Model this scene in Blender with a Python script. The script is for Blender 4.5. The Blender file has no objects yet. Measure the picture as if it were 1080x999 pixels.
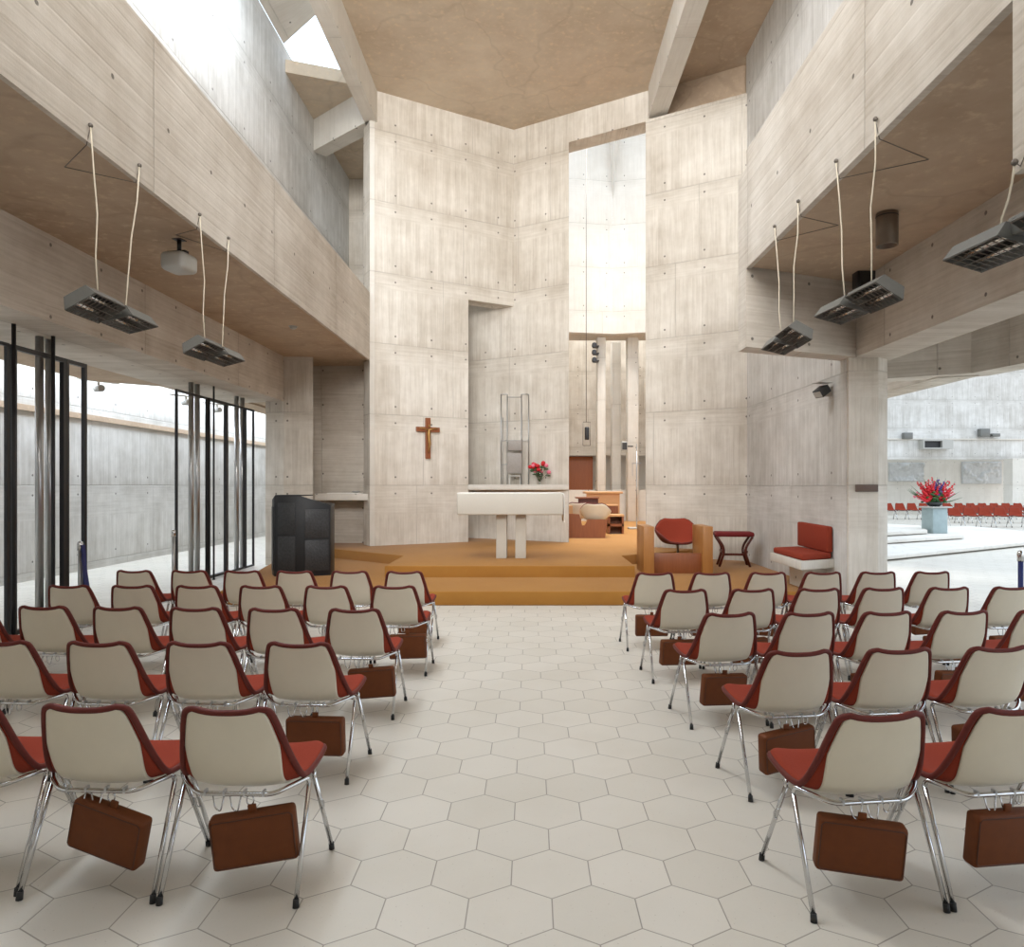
import bpy, bmesh, math, random
from mathutils import Vector, Matrix, noise
random.seed(7)
S = bpy.context.scene
COL = bpy.data.collections.new('chapel'); S.collection.children.link(COL)
H = 1.6; F = 751.0; VX = 560.0; VY = 512.0
def at(px, py, Y):                     # where a point seen in the photograph stands at distance Y
    return Vector(((px-VX)*Y/F, Y, H-(py-VY)*Y/F))
R = math.radians

# ------------------------------------------------------------------ nodes
def newmat(name):
    m = bpy.data.materials.new(name); m.use_nodes = True
    nt = m.node_tree; b = nt.nodes['Principled BSDF']; return m, nt, b
def N(nt, t, **k):
    n = nt.nodes.new(t)
    for a, v in k.items(): setattr(n, a, v)
    return n
def math_(nt, op, a, b=None, c=None, clamp=False):
    n = nt.nodes.new('ShaderNodeMath'); n.operation = op; n.use_clamp = clamp
    for i, v in enumerate((a, b, c)):
        if v is None: continue
        if isinstance(v, (int, float)): n.inputs[i].default_value = v
        else: nt.links.new(v, n.inputs[i])
    return n.outputs[0]
def sm(nt, v, a, b):                   # smoothstep of v between a and b
    n = nt.nodes.new('ShaderNodeMapRange'); n.interpolation_type = 'SMOOTHSTEP'
    nt.links.new(v, n.inputs[0]); n.inputs[1].default_value = a; n.inputs[2].default_value = b
    return n.outputs[0]
def comb(nt, x, y, z=0.0):
    n = nt.nodes.new('ShaderNodeCombineXYZ')
    for i, v in enumerate((x, y, z)):
        if isinstance(v, (int, float)): n.inputs[i].default_value = v
        else: nt.links.new(v, n.inputs[i])
    return n.outputs[0]
def noise_(nt, vec, scale, detail=4, rough=.55):
    n = nt.nodes.new('ShaderNodeTexNoise'); n.inputs['Scale'].default_value = scale
    n.inputs['Detail'].default_value = detail; n.inputs['Roughness'].default_value = rough
    nt.links.new(vec, n.inputs['Vector']); return n.outputs[0]
def white(nt, vec):
    n = nt.nodes.new('ShaderNodeTexWhiteNoise'); n.noise_dimensions = '2D'
    nt.links.new(vec, n.inputs['Vector']); return n.outputs[0]
def ramp(nt, v, stops):
    n = nt.nodes.new('ShaderNodeValToRGB'); cr = n.color_ramp
    while len(cr.elements) < len(stops): cr.elements.new(.5)
    for e, (p, c) in zip(cr.elements, stops): e.position = p; e.color = (*c, 1)
    nt.links.new(v, n.inputs[0]); return n.outputs[0]
def mixc(nt, f, a, b, blend='MIX'):
    n = nt.nodes.new('ShaderNodeMix'); n.data_type = 'RGBA'; n.blend_type = blend
    for i, v in ((0, f), (6, a), (7, b)):
        if isinstance(v, (int, float)): n.inputs[i].default_value = v
        elif isinstance(v, tuple): n.inputs[i].default_value = (*v, 1)
        else: nt.links.new(v, n.inputs[i])
    return n.outputs[2]
def bump(nt, b, h, strength, dist):
    n = nt.nodes.new('ShaderNodeBump'); n.inputs['Strength'].default_value = strength
    n.inputs['Distance'].default_value = dist
    nt.links.new(h, n.inputs['Height']); nt.links.new(n.outputs[0], b.inputs['Normal'])
def srgb(r, g, b):
    f = lambda c: ((c/255+.055)/1.055)**2.4 if c > 10 else c/255/12.92
    return (f(r), f(g), f(b))

def concrete(name, light, dark, horizontal=False, board=.105, lift=1.46, off=.14, hole=.8, contrast=1.0, joint=2.6):
    m, nt, b = newmat(name)
    tc = N(nt, 'ShaderNodeTexCoord'); sep = N(nt, 'ShaderNodeSeparateXYZ'); nt.links.new(tc.outputs['UV'], sep.inputs[0])
    u, v = sep.outputs[0], sep.outputs[1]
    obj = tc.outputs['Object']
    if horizontal:
        A, B = v, u; lf = joint; of = .4
    else:
        A, B = u, v; lf = lift; of = off
    li = math_(nt, 'FLOOR', math_(nt, 'DIVIDE', math_(nt, 'SUBTRACT', B, of), lf))
    bj = math_(nt, 'ADD', math_(nt, 'DIVIDE', A, board), math_(nt, 'MULTIPLY', li, .37))
    bi = math_(nt, 'FLOOR', bj)
    tone = white(nt, comb(nt, bi, li))
    tone2 = white(nt, comb(nt, li, 3.3))
    fr = math_(nt, 'FRACT', bj)
    edge = math_(nt, 'MINIMUM', fr, math_(nt, 'SUBTRACT', 1.0, fr))
    groove = math_(nt, 'SUBTRACT', 1.0, sm(nt, edge, 0, .10))
    # fine grain running along the boards
    if horizontal: g = comb(nt, math_(nt, 'MULTIPLY', u, 1.1), math_(nt, 'MULTIPLY', v, 30), tone)
    else: g = comb(nt, math_(nt, 'MULTIPLY', u, 26), math_(nt, 'MULTIPLY', v, 1.3), tone)
    grain = noise_(nt, g, 1.0, 5, .65)
    blot = noise_(nt, obj, .55, 5, .6)
    blot2 = noise_(nt, obj, 2.6, 6, .62)
    fine = noise_(nt, obj, 42, 3, .6)
    # seams between the pours
    sb = math_(nt, 'FRACT', math_(nt, 'DIVIDE', math_(nt, 'SUBTRACT', B, of), lf))
    sb = math_(nt, 'MULTIPLY', math_(nt, 'MINIMUM', sb, math_(nt, 'SUBTRACT', 1.0, sb)), lf)
    wob = math_(nt, 'MULTIPLY', math_(nt, 'SUBTRACT', blot2, .5), .05)
    sd = math_(nt, 'ABSOLUTE', math_(nt, 'ADD', sb, math_(nt, 'MULTIPLY', wob, .15)))
    seam = math_(nt, 'SUBTRACT', 1.0, sm(nt, sd, .003, .018))
    halo = math_(nt, 'SUBTRACT', 1.0, sm(nt, math_(nt, 'ADD', sb, wob), .02, .22))
    # tie holes, one row on either side of each seam
    hu = math_(nt, 'FRACT', math_(nt, 'DIVIDE', u, hole))
    hu = math_(nt, 'MULTIPLY', math_(nt, 'SUBTRACT', hu, .5), hole)
    if horizontal:
        hv = math_(nt, 'FRACT', math_(nt, 'DIVIDE', v, .74))
        hv = math_(nt, 'MULTIPLY', math_(nt, 'SUBTRACT', hv, .5), .74)
    else:
        hv = math_(nt, 'SUBTRACT', sb, .17)
    hd = math_(nt, 'SQRT', math_(nt, 'ADD', math_(nt, 'MULTIPLY', hu, hu), math_(nt, 'MULTIPLY', hv, hv)))
    holef = math_(nt, 'SUBTRACT', 1.0, sm(nt, hd, .014, .024))
    fb = math_(nt, 'FRACT', math_(nt, 'DIVIDE', math_(nt, 'SUBTRACT', B, of), lf))
    band = math_(nt, 'MULTIPLY', sm(nt, math_(nt, 'ADD', fb, math_(nt, 'MULTIPLY', tone2, .25)), .80, .83), .75)
    if horizontal: band = math_(nt, 'MULTIPLY', band, 0.0)
    else:
        hb = noise_(nt, comb(nt, math_(nt, 'MULTIPLY', u, 1.2), math_(nt, 'MULTIPLY', v, 24), 4.0), 1.0, 4, .6)
        vj = math_(nt, 'FRACT', math_(nt, 'ADD', math_(nt, 'DIVIDE', u, 2.35), math_(nt, 'MULTIPLY', tone2, 7.0)))
        vj = math_(nt, 'SUBTRACT', 1.0, sm(nt, math_(nt, 'ABSOLUTE', math_(nt, 'SUBTRACT', vj, .5)), .002, .006))
        seam = math_(nt, 'MAXIMUM', seam, math_(nt, 'MULTIPLY', vj, .9))
        grain = math_(nt, 'ADD', math_(nt, 'MULTIPLY', grain, math_(nt, 'SUBTRACT', 1.0, band)), math_(nt, 'MULTIPLY', hb, band))
        tone = math_(nt, 'ADD', math_(nt, 'MULTIPLY', tone, math_(nt, 'SUBTRACT', 1.0, band)), math_(nt, 'MULTIPLY', .5, band))
    t = math_(nt, 'ADD', math_(nt, 'MULTIPLY', math_(nt, 'SUBTRACT', tone, .5), .24*contrast), .5)
    t = math_(nt, 'ADD', t, math_(nt, 'MULTIPLY', math_(nt, 'SUBTRACT', tone2, .5), .10*contrast))
    t = math_(nt, 'ADD', t, math_(nt, 'MULTIPLY', math_(nt, 'SUBTRACT', grain, .5), 1.1*contrast))
    t = math_(nt, 'ADD', t, math_(nt, 'MULTIPLY', math_(nt, 'SUBTRACT', blot, .5), 1.6*contrast))
    t = math_(nt, 'ADD', t, math_(nt, 'MULTIPLY', math_(nt, 'SUBTRACT', blot2, .5), .9*contrast))
    t = math_(nt, 'SUBTRACT', t, math_(nt, 'MULTIPLY', groove, .05*contrast))
    t = math_(nt, 'SUBTRACT', t, math_(nt, 'MULTIPLY', halo, .16*contrast), clamp=True)
    c = mixc(nt, t, dark, light)
    c = mixc(nt, math_(nt, 'MULTIPLY', seam, math_(nt, 'MULTIPLY', sm(nt, blot2, .3, .6), .38)), c, tuple(x*.5 for x in dark))
    c = mixc(nt, math_(nt, 'MULTIPLY', holef, .75), c, (.07, .06, .05))
    nt.links.new(c, b.inputs['Base Color'])
    b.inputs['Roughness'].default_value = .85; b.inputs['Specular IOR Level'].default_value = .25
    h = math_(nt, 'ADD', math_(nt, 'MULTIPLY', tone, .35), math_(nt, 'MULTIPLY', grain, .3))
    h = math_(nt, 'SUBTRACT', h, math_(nt, 'MULTIPLY', groove, .25))
    h = math_(nt, 'SUBTRACT', h, math_(nt, 'MULTIPLY', seam, .6))
    h = math_(nt, 'SUBTRACT', h, math_(nt, 'MULTIPLY', holef, 2.5))
    h = math_(nt, 'ADD', h, math_(nt, 'MULTIPLY', fine, .15))
    bump(nt, b, h, .45, .012)
    return m
def smooth_concrete(name, light, dark, warm):
    m, nt, b = newmat(name)
    tc = N(nt, 'ShaderNodeTexCoord'); obj = tc.outputs['Object']
    a = noise_(nt, obj, .45, 6, .6); c2 = noise_(nt, obj, 1.7, 7, .68); d = noise_(nt, obj, 9, 5, .6)
    v = N(nt, 'ShaderNodeTexVoronoi'); v.feature = 'DISTANCE_TO_EDGE'; v.inputs['Scale'].default_value = .45
    mp = N(nt, 'ShaderNodeVectorMath', operation='ADD'); nt.links.new(obj, mp.inputs[0])
    nn = N(nt, 'ShaderNodeTexNoise'); nn.inputs['Scale'].default_value = 1.2; nt.links.new(obj, nn.inputs['Vector'])
    nt.links.new(nn.outputs[1], mp.inputs[1]); nt.links.new(mp.outputs[0], v.inputs['Vector'])
    crack = math_(nt, 'SUBTRACT', 1.0, sm(nt, v.outputs[0], .0, .02))
    t = math_(nt, 'ADD', math_(nt, 'MULTIPLY', math_(nt, 'SUBTRACT', a, .5), 2.0), .5)
    t = math_(nt, 'ADD', t, math_(nt, 'MULTIPLY', math_(nt, 'SUBTRACT', c2, .5), 1.3), clamp=True)
    col = mixc(nt, t, dark, light)
    col = mixc(nt, sm(nt, d, .5, .8), col, warm)
    col = mixc(nt, math_(nt, 'MULTIPLY', crack, .16), col, tuple(x*.5 for x in dark))
    nt.links.new(col, b.inputs['Base Color']); b.inputs['Roughness'].default_value = .8
    b.inputs['Specular IOR Level'].default_value = .25
    bump(nt, b, d, .15, .01); return m
def simple(name, col, rough=.5, metal=0.0, var=.12, scale=18, bmp=.08, spec=.5, coat=0):
    m, nt, b = newmat(name)
    tc = N(nt, 'ShaderNodeTexCoord'); n = noise_(nt, tc.outputs['Object'], scale, 4, .6)
    c = mixc(nt, n, tuple(x*(1-var) for x in col), tuple(min(1, x*(1+var)) for x in col))
    nt.links.new(c, b.inputs['Base Color'])
    b.inputs['Roughness'].default_value = rough; b.inputs['Metallic'].default_value = metal
    b.inputs['Specular IOR Level'].default_value = spec; b.inputs['Coat Weight'].default_value = coat
    if bmp: bump(nt, b, n, bmp, .004)
    return m
def hexfloor():
    m, nt, b = newmat('hexagon_terrazzo')
    tc = N(nt, 'ShaderNodeTexCoord'); sep = N(nt, 'ShaderNodeSeparateXYZ'); nt.links.new(tc.outputs['Object'], sep.inputs[0])
    W = .3211; s3 = math.sqrt(3)
    x = math_(nt, 'DIVIDE', math_(nt, 'SUBTRACT', sep.outputs[0], .081), W)
    y = math_(nt, 'DIVIDE', math_(nt, 'SUBTRACT', sep.outputs[1], 2.941), W)
    def cell(ox, oy):
        ax = math_(nt, 'SUBTRACT', x, ox); ay = math_(nt, 'SUBTRACT', y, oy)
        ix = math_(nt, 'ROUND', ax); iy = math_(nt, 'ROUND', math_(nt, 'DIVIDE', ay, s3))
        gx = math_(nt, 'SUBTRACT', ax, ix); gy = math_(nt, 'SUBTRACT', ay, math_(nt, 'MULTIPLY', iy, s3))
        gx = math_(nt, 'ABSOLUTE', gx); gy = math_(nt, 'ABSOLUTE', gy)
        d = math_(nt, 'MAXIMUM', gx, math_(nt, 'ADD', math_(nt, 'MULTIPLY', gx, .5), math_(nt, 'MULTIPLY', gy, s3/2)))
        return d, math_(nt, 'ADD', ix, ox), math_(nt, 'ADD', math_(nt, 'MULTIPLY', iy, s3), oy)
    d1, x1, y1 = cell(0, 0); d2, x2, y2 = cell(.5, s3/2)
    d = math_(nt, 'MINIMUM', d1, d2)
    sel = math_(nt, 'LESS_THAN', d1, d2)
    idx = math_(nt, 'ADD', math_(nt, 'MULTIPLY', x1, sel), math_(nt, 'MULTIPLY', x2, math_(nt, 'SUBTRACT', 1.0, sel)))
    idy = math_(nt, 'ADD', math_(nt, 'MULTIPLY', y1, sel), math_(nt, 'MULTIPLY', y2, math_(nt, 'SUBTRACT', 1.0, sel)))
    tone = white(nt, comb(nt, idx, idy))
    line = sm(nt, d, .4895, .4945)
    n1 = noise_(nt, tc.outputs['Object'], 1.3, 5); n2 = noise_(nt, tc.outputs['Object'], 60, 4, .7)
    vo = N(nt, 'ShaderNodeTexVoronoi'); vo.inputs['Scale'].default_value = 55; nt.links.new(tc.outputs['Object'], vo.inputs['Vector'])
    spk = math_(nt, 'MULTIPLY', math_(nt, 'LESS_THAN', vo.outputs[0], .16), sm(nt, n2, .5, .62))
    c = mixc(nt, tone, srgb(203, 197, 185), srgb(212, 206, 195))
    c = mixc(nt, math_(nt, 'MULTIPLY', sm(nt, n1, .35, .8), .5), c, srgb(194, 186, 171))
    c = mixc(nt, math_(nt, 'MULTIPLY', n2, .25), c, srgb(222, 216, 204))
    c = mixc(nt, math_(nt, 'MULTIPLY', spk, .35), c, srgb(140, 125, 105))
    c = mixc(nt, math_(nt, 'MULTIPLY', line, .6), c, srgb(95, 86, 74))
    nt.links.new(c, b.inputs['Base Color'])
    r = math_(nt, 'ADD', .30, math_(nt, 'MULTIPLY', n1, .16)); r = math_(nt, 'ADD', r, math_(nt, 'MULTIPLY', line, .3))
    nt.links.new(r, b.inputs['Roughness']); b.inputs['Specular IOR Level'].default_value = .45
    bump(nt, b, math_(nt, 'SUBTRACT', math_(nt, 'MULTIPLY', tone, .2), line), .25, .003)
    return m
def wood(name, a, bcol, rough=.4, along='Z', scale=3):
    m, nt, b = newmat(name)
    tc = N(nt, 'ShaderNodeTexCoord'); mp = N(nt, 'ShaderNodeMapping'); nt.links.new(tc.outputs['Object'], mp.inputs[0])
    k = {'X': (1, 14, 14), 'Y': (14, 1, 14), 'Z': (14, 14, 1)}[along]; mp.inputs['Scale'].default_value = k
    n = noise_(nt, mp.outputs[0], scale, 6, .6); c = mixc(nt, n, a, bcol)
    nt.links.new(c, b.inputs['Base Color']); b.inputs['Roughness'].default_value = rough
    bump(nt, b, n, .1, .003); return m
def carpet():
    m, nt, b = newmat('ochre_carpet')
    tc = N(nt, 'ShaderNodeTexCoord'); n = noise_(nt, tc.outputs['Object'], 320, 3, .7); n2 = noise_(nt, tc.outputs['Object'], 1.6, 6, .6)
    c = mixc(nt, n2, srgb(156, 106, 46), srgb(180, 130, 64)); c = mixc(nt, math_(nt, 'MULTIPLY', n, .35), c, srgb(124, 76, 30))
    nt.links.new(c, b.inputs['Base Color']); b.inputs['Roughness'].default_value = .95; b.inputs['Specular IOR Level'].default_value = .1
    b.inputs['Sheen Weight'].default_value = .15
    bump(nt, b, n, .5, .006); return m

M = {}
M['wall'] = concrete('board_marked_concrete', srgb(225, 219, 209), srgb(182, 172, 158))
M['wall_fine'] = concrete('narrow_board_concrete', srgb(222, 220, 216), srgb(176, 172, 165), board=.075, hole=1.2)
M['beam'] = concrete('horizontal_board_concrete', srgb(214, 207, 197), srgb(172, 161, 147), horizontal=True, board=.17, joint=2.9, hole=.86)
M['plain'] = concrete('smooth_white_concrete', srgb(226, 222, 214), srgb(192, 185, 174), board=.3, contrast=.55)
M['ceiling'] = smooth_concrete('stained_ceiling_concrete', srgb(210, 196, 176), srgb(182, 164, 142), srgb(216, 196, 168))
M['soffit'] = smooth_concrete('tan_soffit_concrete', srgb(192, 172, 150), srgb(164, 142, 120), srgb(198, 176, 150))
M['floor'] = hexfloor()
M['pale'] = smooth_concrete('pale_terrazzo', srgb(226, 222, 214), srgb(206, 200, 190), srgb(214, 208, 198))
M['carpet'] = carpet()
M['red'] = simple('brick_red_wool', srgb(144, 60, 43), .9, var=.16, scale=160, bmp=.35, spec=.15)
M['piping'] = simple('dark_red_piping', srgb(98, 38, 30), .6, var=.15, scale=80, bmp=.2, spec=.3)
M['cream'] = simple('cream_plastic', srgb(216, 207, 187), .32, var=.05, scale=9, bmp=.03, spec=.5)
M['chrome'] = simple('chrome_tube', (.62, .62, .62), .16, 1.0, var=.08, scale=30, bmp=0)
M['steel'] = simple('brushed_steel', (.42, .42, .42), .28, .9, var=.1, scale=12, bmp=0)
M['seam'] = simple('dark_leather_seam', srgb(74, 38, 14), .6)
M['rubber'] = simple('black_rubber', (.012, .012, .012), .6)
M['leather'] = simple('tan_leather', srgb(104, 54, 20), .62, var=.18, scale=26, bmp=.15, spec=.3)
M['black'] = simple('black_painted_steel', (.012, .012, .014), .42, var=.1)
M['bronze'] = simple('black_bronze', (.018, .019, .021), .5, .3, var=.35, scale=10, bmp=.6)
M['bronze_panel'] = simple('textured_bronze_panel', (.038, .039, .041), .45, .35, var=.7, scale=34, bmp=1.0)
M['oak'] = wood('golden_oak', srgb(150, 98, 46), srgb(184, 130, 72))
M['oakdark'] = wood('reddish_oak', srgb(118, 64, 34), srgb(154, 92, 54))
M['oakpale'] = wood('pale_oak_top', srgb(190, 140, 92), srgb(212, 166, 116), along='X')
M['mahog'] = wood('dark_mahogany', srgb(62, 22, 14), srgb(98, 38, 24))
M['stone'] = simple('creamy_altar_stone', srgb(198, 192, 180), .7, var=.05, scale=40)
M['cloth'] = simple('white_linen', srgb(238, 236, 230), .85, var=.03, scale=60)
M['grey'] = simple('grey_enamel', srgb(108, 108, 104), .45, .2)
M['dkgrey'] = simple('dark_grey_enamel', srgb(52, 52, 52), .5, .2)
M['ltgrey'] = simple('light_grey_plastic', srgb(172, 170, 164), .4, var=.05)
M['reflector'] = simple('polished_reflector', (.75, .73, .68), .22, 1.0, bmp=0)
M['cable'] = simple('white_cable', srgb(206, 196, 176), .6)
M['wire'] = simple('thin_steel_wire', (.16, .14, .12), .5, .6)
M['tinted'] = simple('brown_metal_cylinder', srgb(112, 98, 84), .4, .4)
M['navy'] = simple('navy_blue_belt', srgb(24, 34, 96), .55)
M['marble'] = simple('grey_blue_marble', srgb(150, 166, 168), .3, var=.22, scale=5, bmp=.02)
M['leaf'] = simple('dark_green_leaf', srgb(44, 84, 34), .5, var=.4, scale=30)
M['rose'] = simple('red_petals', srgb(196, 28, 38), .6, var=.3, scale=40)
M['pink'] = simple('pink_petals', srgb(228, 120, 140), .6, var=.25, scale=40)
M['purple'] = simple('purple_petals', srgb(78, 40, 120), .6, var=.3, scale=40)
M['wood_door'] = wood('orange_wood_panelling', srgb(158, 82, 36), srgb(186, 106, 52))
M['relief'] = simple('carved_pale_stone', srgb(186, 186, 184), .8, var=.3, scale=6, bmp=.6)
M['plate'] = simple('brown_name_plate', srgb(96, 78, 68), .5)
M['pewter'] = simple('dull_pewter', srgb(150, 144, 138), .6, .2, var=.2, scale=30, bmp=.3)
M['brass'] = simple('bronze_gilt', srgb(168, 128, 76), .4, .8)
gm, gnt, gb = newmat('clear_glass'); gb.inputs['Transmission Weight'].default_value = 1; gb.inputs['Roughness'].default_value = .03
gb.inputs['Base Color'].default_value = (.9, .95, .94, 1); M['glass'] = gm

# ------------------------------------------------------------------ mesh builder
class MB:
    def __init__(s): s.v = []; s.f = []; s.uv = []; s.sm = []
    def add(s, vs, fs, uvs=None, smooth=False):
        o = len(s.v); s.v += [tuple(p) for p in vs]
        for i, f in enumerate(fs):
            s.f.append(tuple(o+k for k in f)); s.sm.append(smooth)
            s.uv.append(uvs[i] if uvs else None)
        return s
    def box(s, x0, x1, y0, y1, z0, z1, M4=None):
        P = [(x0,y0,z0),(x1,y0,z0),(x1,y1,z0),(x0,y1,z0),(x0,y0,z1),(x1,y0,z1),(x1,y1,z1),(x0,y1,z1)]
        fs = [(0,3,2,1),(4,5,6,7),(0,1,5,4),(1,2,6,5),(2,3,7,6),(3,0,4,7)]
        uv = []
        for i, f in enumerate(fs):
            if i < 2: uv.append([(P[k][0], P[k][1]) for k in f])
            elif i in (2, 4): uv.append([(P[k][0], P[k][2]) for k in f])
            else: uv.append([(P[k][1], P[k][2]) for k in f])
        if M4 is not None: P = [M4 @ Vector(p) for p in P]
        return s.add(P, fs, uv)
    def prism(s, pts, z0, z1, zt=None):      # plan polygon, counter-clockwise; zt = top height for each corner
        n = len(pts); a = sum(pts[i][0]*pts[(i+1)%n][1]-pts[(i+1)%n][0]*pts[i][1] for i in range(n))
        if a < 0: pts = pts[::-1]; zt = zt[::-1] if zt else None
        zt = zt or [z1]*n
        P = [(x,y,z0) for x,y in pts]+[(x,y,zt[i]) for i,(x,y) in enumerate(pts)]
        fs = [tuple(range(n-1,-1,-1)), tuple(range(n,2*n))]
        uv = [[(P[k][0],P[k][1]) for k in fs[0]], [(P[k][0],P[k][1]) for k in fs[1]]]
        for i in range(n):
            j = (i+1)%n; fs.append((i,j,n+j,n+i)); dx, dy = pts[j][0]-pts[i][0], pts[j][1]-pts[i][1]
            L = math.hypot(dx,dy); dx/=L or 1; dy/=L or 1
            pr = lambda k: P[k][0]*dx+P[k][1]*dy
            uv.append([(pr(k), P[k][2]) for k in (i,j,n+j,n+i)])
        return s.add(P, fs, uv)
    def slab(s, o, d, outline, thick):       # upright plate: origin o, direction d, outline of (u, z), thickness to the left of d
        d = Vector((d[0], d[1], 0)).normalized(); nrm = Vector((-d.y, d.x, 0)); o = Vector((o[0], o[1], 0)); n = len(outline)
        a = sum(outline[i][0]*outline[(i+1)%n][1]-outline[(i+1)%n][0]*outline[i][1] for i in range(n))
        if a < 0: outline = outline[::-1]
        P = [o+d*u+Vector((0,0,z)) for u,z in outline]; P += [p+nrm*thick for p in P]
        fs = [tuple(range(n)), tuple(range(2*n-1,n-1,-1))]
        uv = [[outline[k] for k in fs[0]], [outline[k-n] for k in fs[1]]]
        for i in range(n):
            j = (i+1)%n; fs.append((j,i,n+i,n+j))
            if abs(outline[i][0]-outline[j][0]) < 1e-5: uv.append([(0,outline[j][1]),(0,outline[i][1]),(thick,outline[i][1]),(thick,outline[j][1])])
            else: uv.append([(outline[j][0],0),(outline[i][0],0),(outline[i][0],thick),(outline[j][0],thick)])
        return s.add(P, fs, uv)
    def tube(s, pts, r, seg=10, closed=False):
        pts = [Vector(p) for p in pts]; n = len(pts); rings = []
        rs = r if isinstance(r, (list, tuple)) else [r]*n
        t0 = (pts[1]-pts[0]).normalized(); up = Vector((0,0,1)) if abs(t0.z) < .9 else Vector((1,0,0))
        nn = (up-t0*up.dot(t0)).normalized(); vs = []
        for i, p in enumerate(pts):
            if closed: t = (pts[(i+1)%n]-pts[i-1]).normalized()
            elif i == 0: t = t0
            elif i == n-1: t = (pts[i]-pts[i-1]).normalized()
            else: t = ((pts[i+1]-p).normalized()+(p-pts[i-1]).normalized()).normalized()
            nn = (nn-t*nn.dot(t)).normalized(); bb = t.cross(nn)
            for k in range(seg):
                a = 2*math.pi*k/seg; vs.append(p+(nn*math.cos(a)+bb*math.sin(a))*rs[i])
        fs = []
        for i in range(n if closed else n-1):
            j = (i+1)%n
            for k in range(seg):
                l = (k+1)%seg; fs.append((i*seg+k, i*seg+l, j*seg+l, j*seg+k))
        s.add(vs, fs, None, True)
        if not closed:
            o = len(s.v)-n*seg
            s.f.append(tuple(o+k for k in range(seg-1,-1,-1))); s.uv.append(None); s.sm.append(False)
            s.f.append(tuple(o+(n-1)*seg+k for k in range(seg))); s.uv.append(None); s.sm.append(False)
        return s
    def lathe(s, c, prof, seg=24, axis='Z'):
        vs = []
        for r, h in prof:
            for k in range(seg):
                a = 2*math.pi*k/seg
                q = (r*math.cos(a), r*math.sin(a), h)
                if axis == 'Y': q = (q[0], q[2], q[1])
                vs.append((c[0]+q[0], c[1]+q[1], c[2]+q[2]))
        fs = []
        for i in range(len(prof)-1):
            for k in range(seg):
                l = (k+1)%seg; fs.append((i*seg+k, i*seg+l, (i+1)*seg+l, (i+1)*seg+k))
        s.add(vs, fs, None, True)
        o = len(s.v)-len(prof)*seg
        for a, rev in ((0, True), (len(prof)-1, False)):
            if prof[a][0] > 1e-4:
                r_ = [o+a*seg+k for k in range(seg)]
                s.f.append(tuple(r_[::-1] if rev else r_)); s.uv.append(None); s.sm.append(False)
        return s
    def ball(s, c, r, sq=(1,1,1), seg=8, rings=6):
        vs = []; fs = []
        for i in range(rings+1):
            ph = math.pi*i/rings
            for k in range(seg):
                a = 2*math.pi*k/seg
                vs.append((c[0]+r*sq[0]*math.sin(ph)*math.cos(a), c[1]+r*sq[1]*math.sin(ph)*math.sin(a), c[2]+r*sq[2]*math.cos(ph)))
        for i in range(rings):
            for k in range(seg):
                l = (k+1)%seg; fs.append((i*seg+k, (i+1)*seg+k, (i+1)*seg+l, i*seg+l))
        return s.add(vs, fs, None, True)
    def build(s, name, mat, parent=None, bev=0, segs=2, loc=None):
        me = bpy.data.meshes.new(name); me.from_pydata([tuple(v) for v in s.v], [], s.f)
        ul = me.uv_layers.new(name='UVMap')
        for p in me.polygons:
            p.use_smooth = s.sm[p.index]
            u = s.uv[p.index]
            if u:
                for k, li in enumerate(p.loop_indices): ul.data[li].uv = u[k]
        me.materials.append(M[mat] if isinstance(mat, str) else mat)
        if bev:
            bm = bmesh.new(); bm.from_mesh(me)
            es = [e for e in bm.edges if len(e.link_faces) == 2 and e.calc_face_angle(0) > .6]
            bmesh.ops.bevel(bm, geom=es, offset=bev, segments=segs, profile=.5, affect='EDGES')
            if segs > 1:
                for f in bm.faces: f.smooth = True
            bm.to_mesh(me); bm.free()
            if segs > 1:
                try: me.set_sharp_from_angle(angle=R(50))
                except Exception: pass
        me.update()
        o = bpy.data.objects.new(name, me); COL.objects.link(o)
        if parent: o.parent = parent
        if loc: o.location = loc
        return o
def tag(o, label, cat, group=None):
    o['label'] = label; o['category'] = cat
    if group: o['group'] = group
    return o
def thing(name, label, cat, loc=(0,0,0), rz=0, group=None):
    o = bpy.data.objects.new(name, None); COL.objects.link(o); o.empty_display_size = .1
    o.location = loc; o.rotation_euler = (0,0,rz); return tag(o, label, cat, group)
def struct(o): o['kind'] = 'structure'; return o
def copy_tree(o, parent=None):
    c = o.copy(); COL.objects.link(c); c.parent = parent
    for ch in [k for k in COL.objects if k.parent == o]: copy_tree(ch, c)
    return c
def fillet(pts, r, n=5):
    pts = [Vector(p) for p in pts]; out = [pts[0]]
    for i in range(1, len(pts)-1):
        a, p, b = pts[i-1], pts[i], pts[i+1]
        d1 = (a-p); d2 = (b-p); k = min(r, d1.length*.45, d2.length*.45)
        q1 = p+d1.normalized()*k; q2 = p+d2.normalized()*k
        for j in range(n+1):
            t = j/n; out.append(q1*(1-t)**2+p*2*t*(1-t)+q2*t*t)
    out.append(pts[-1]); return out

# ================================================================== SETTING
AX = -.39                                    # middle line of the chapel
ZC = H+8.08                                  # ceiling
ZS = H+2.57                                  # soffit over the side aisles
ZB = H+1.63                                  # underside of the deep beams
ZP = H+3.93                                  # top of the parapets
L1 = .187; L2 = .362
# floor
struct(MB().prism([(-8.6,-4),(26,-4),(26,46),(-8.6,46)], -.2, 0).build('floor', 'floor'))
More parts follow.
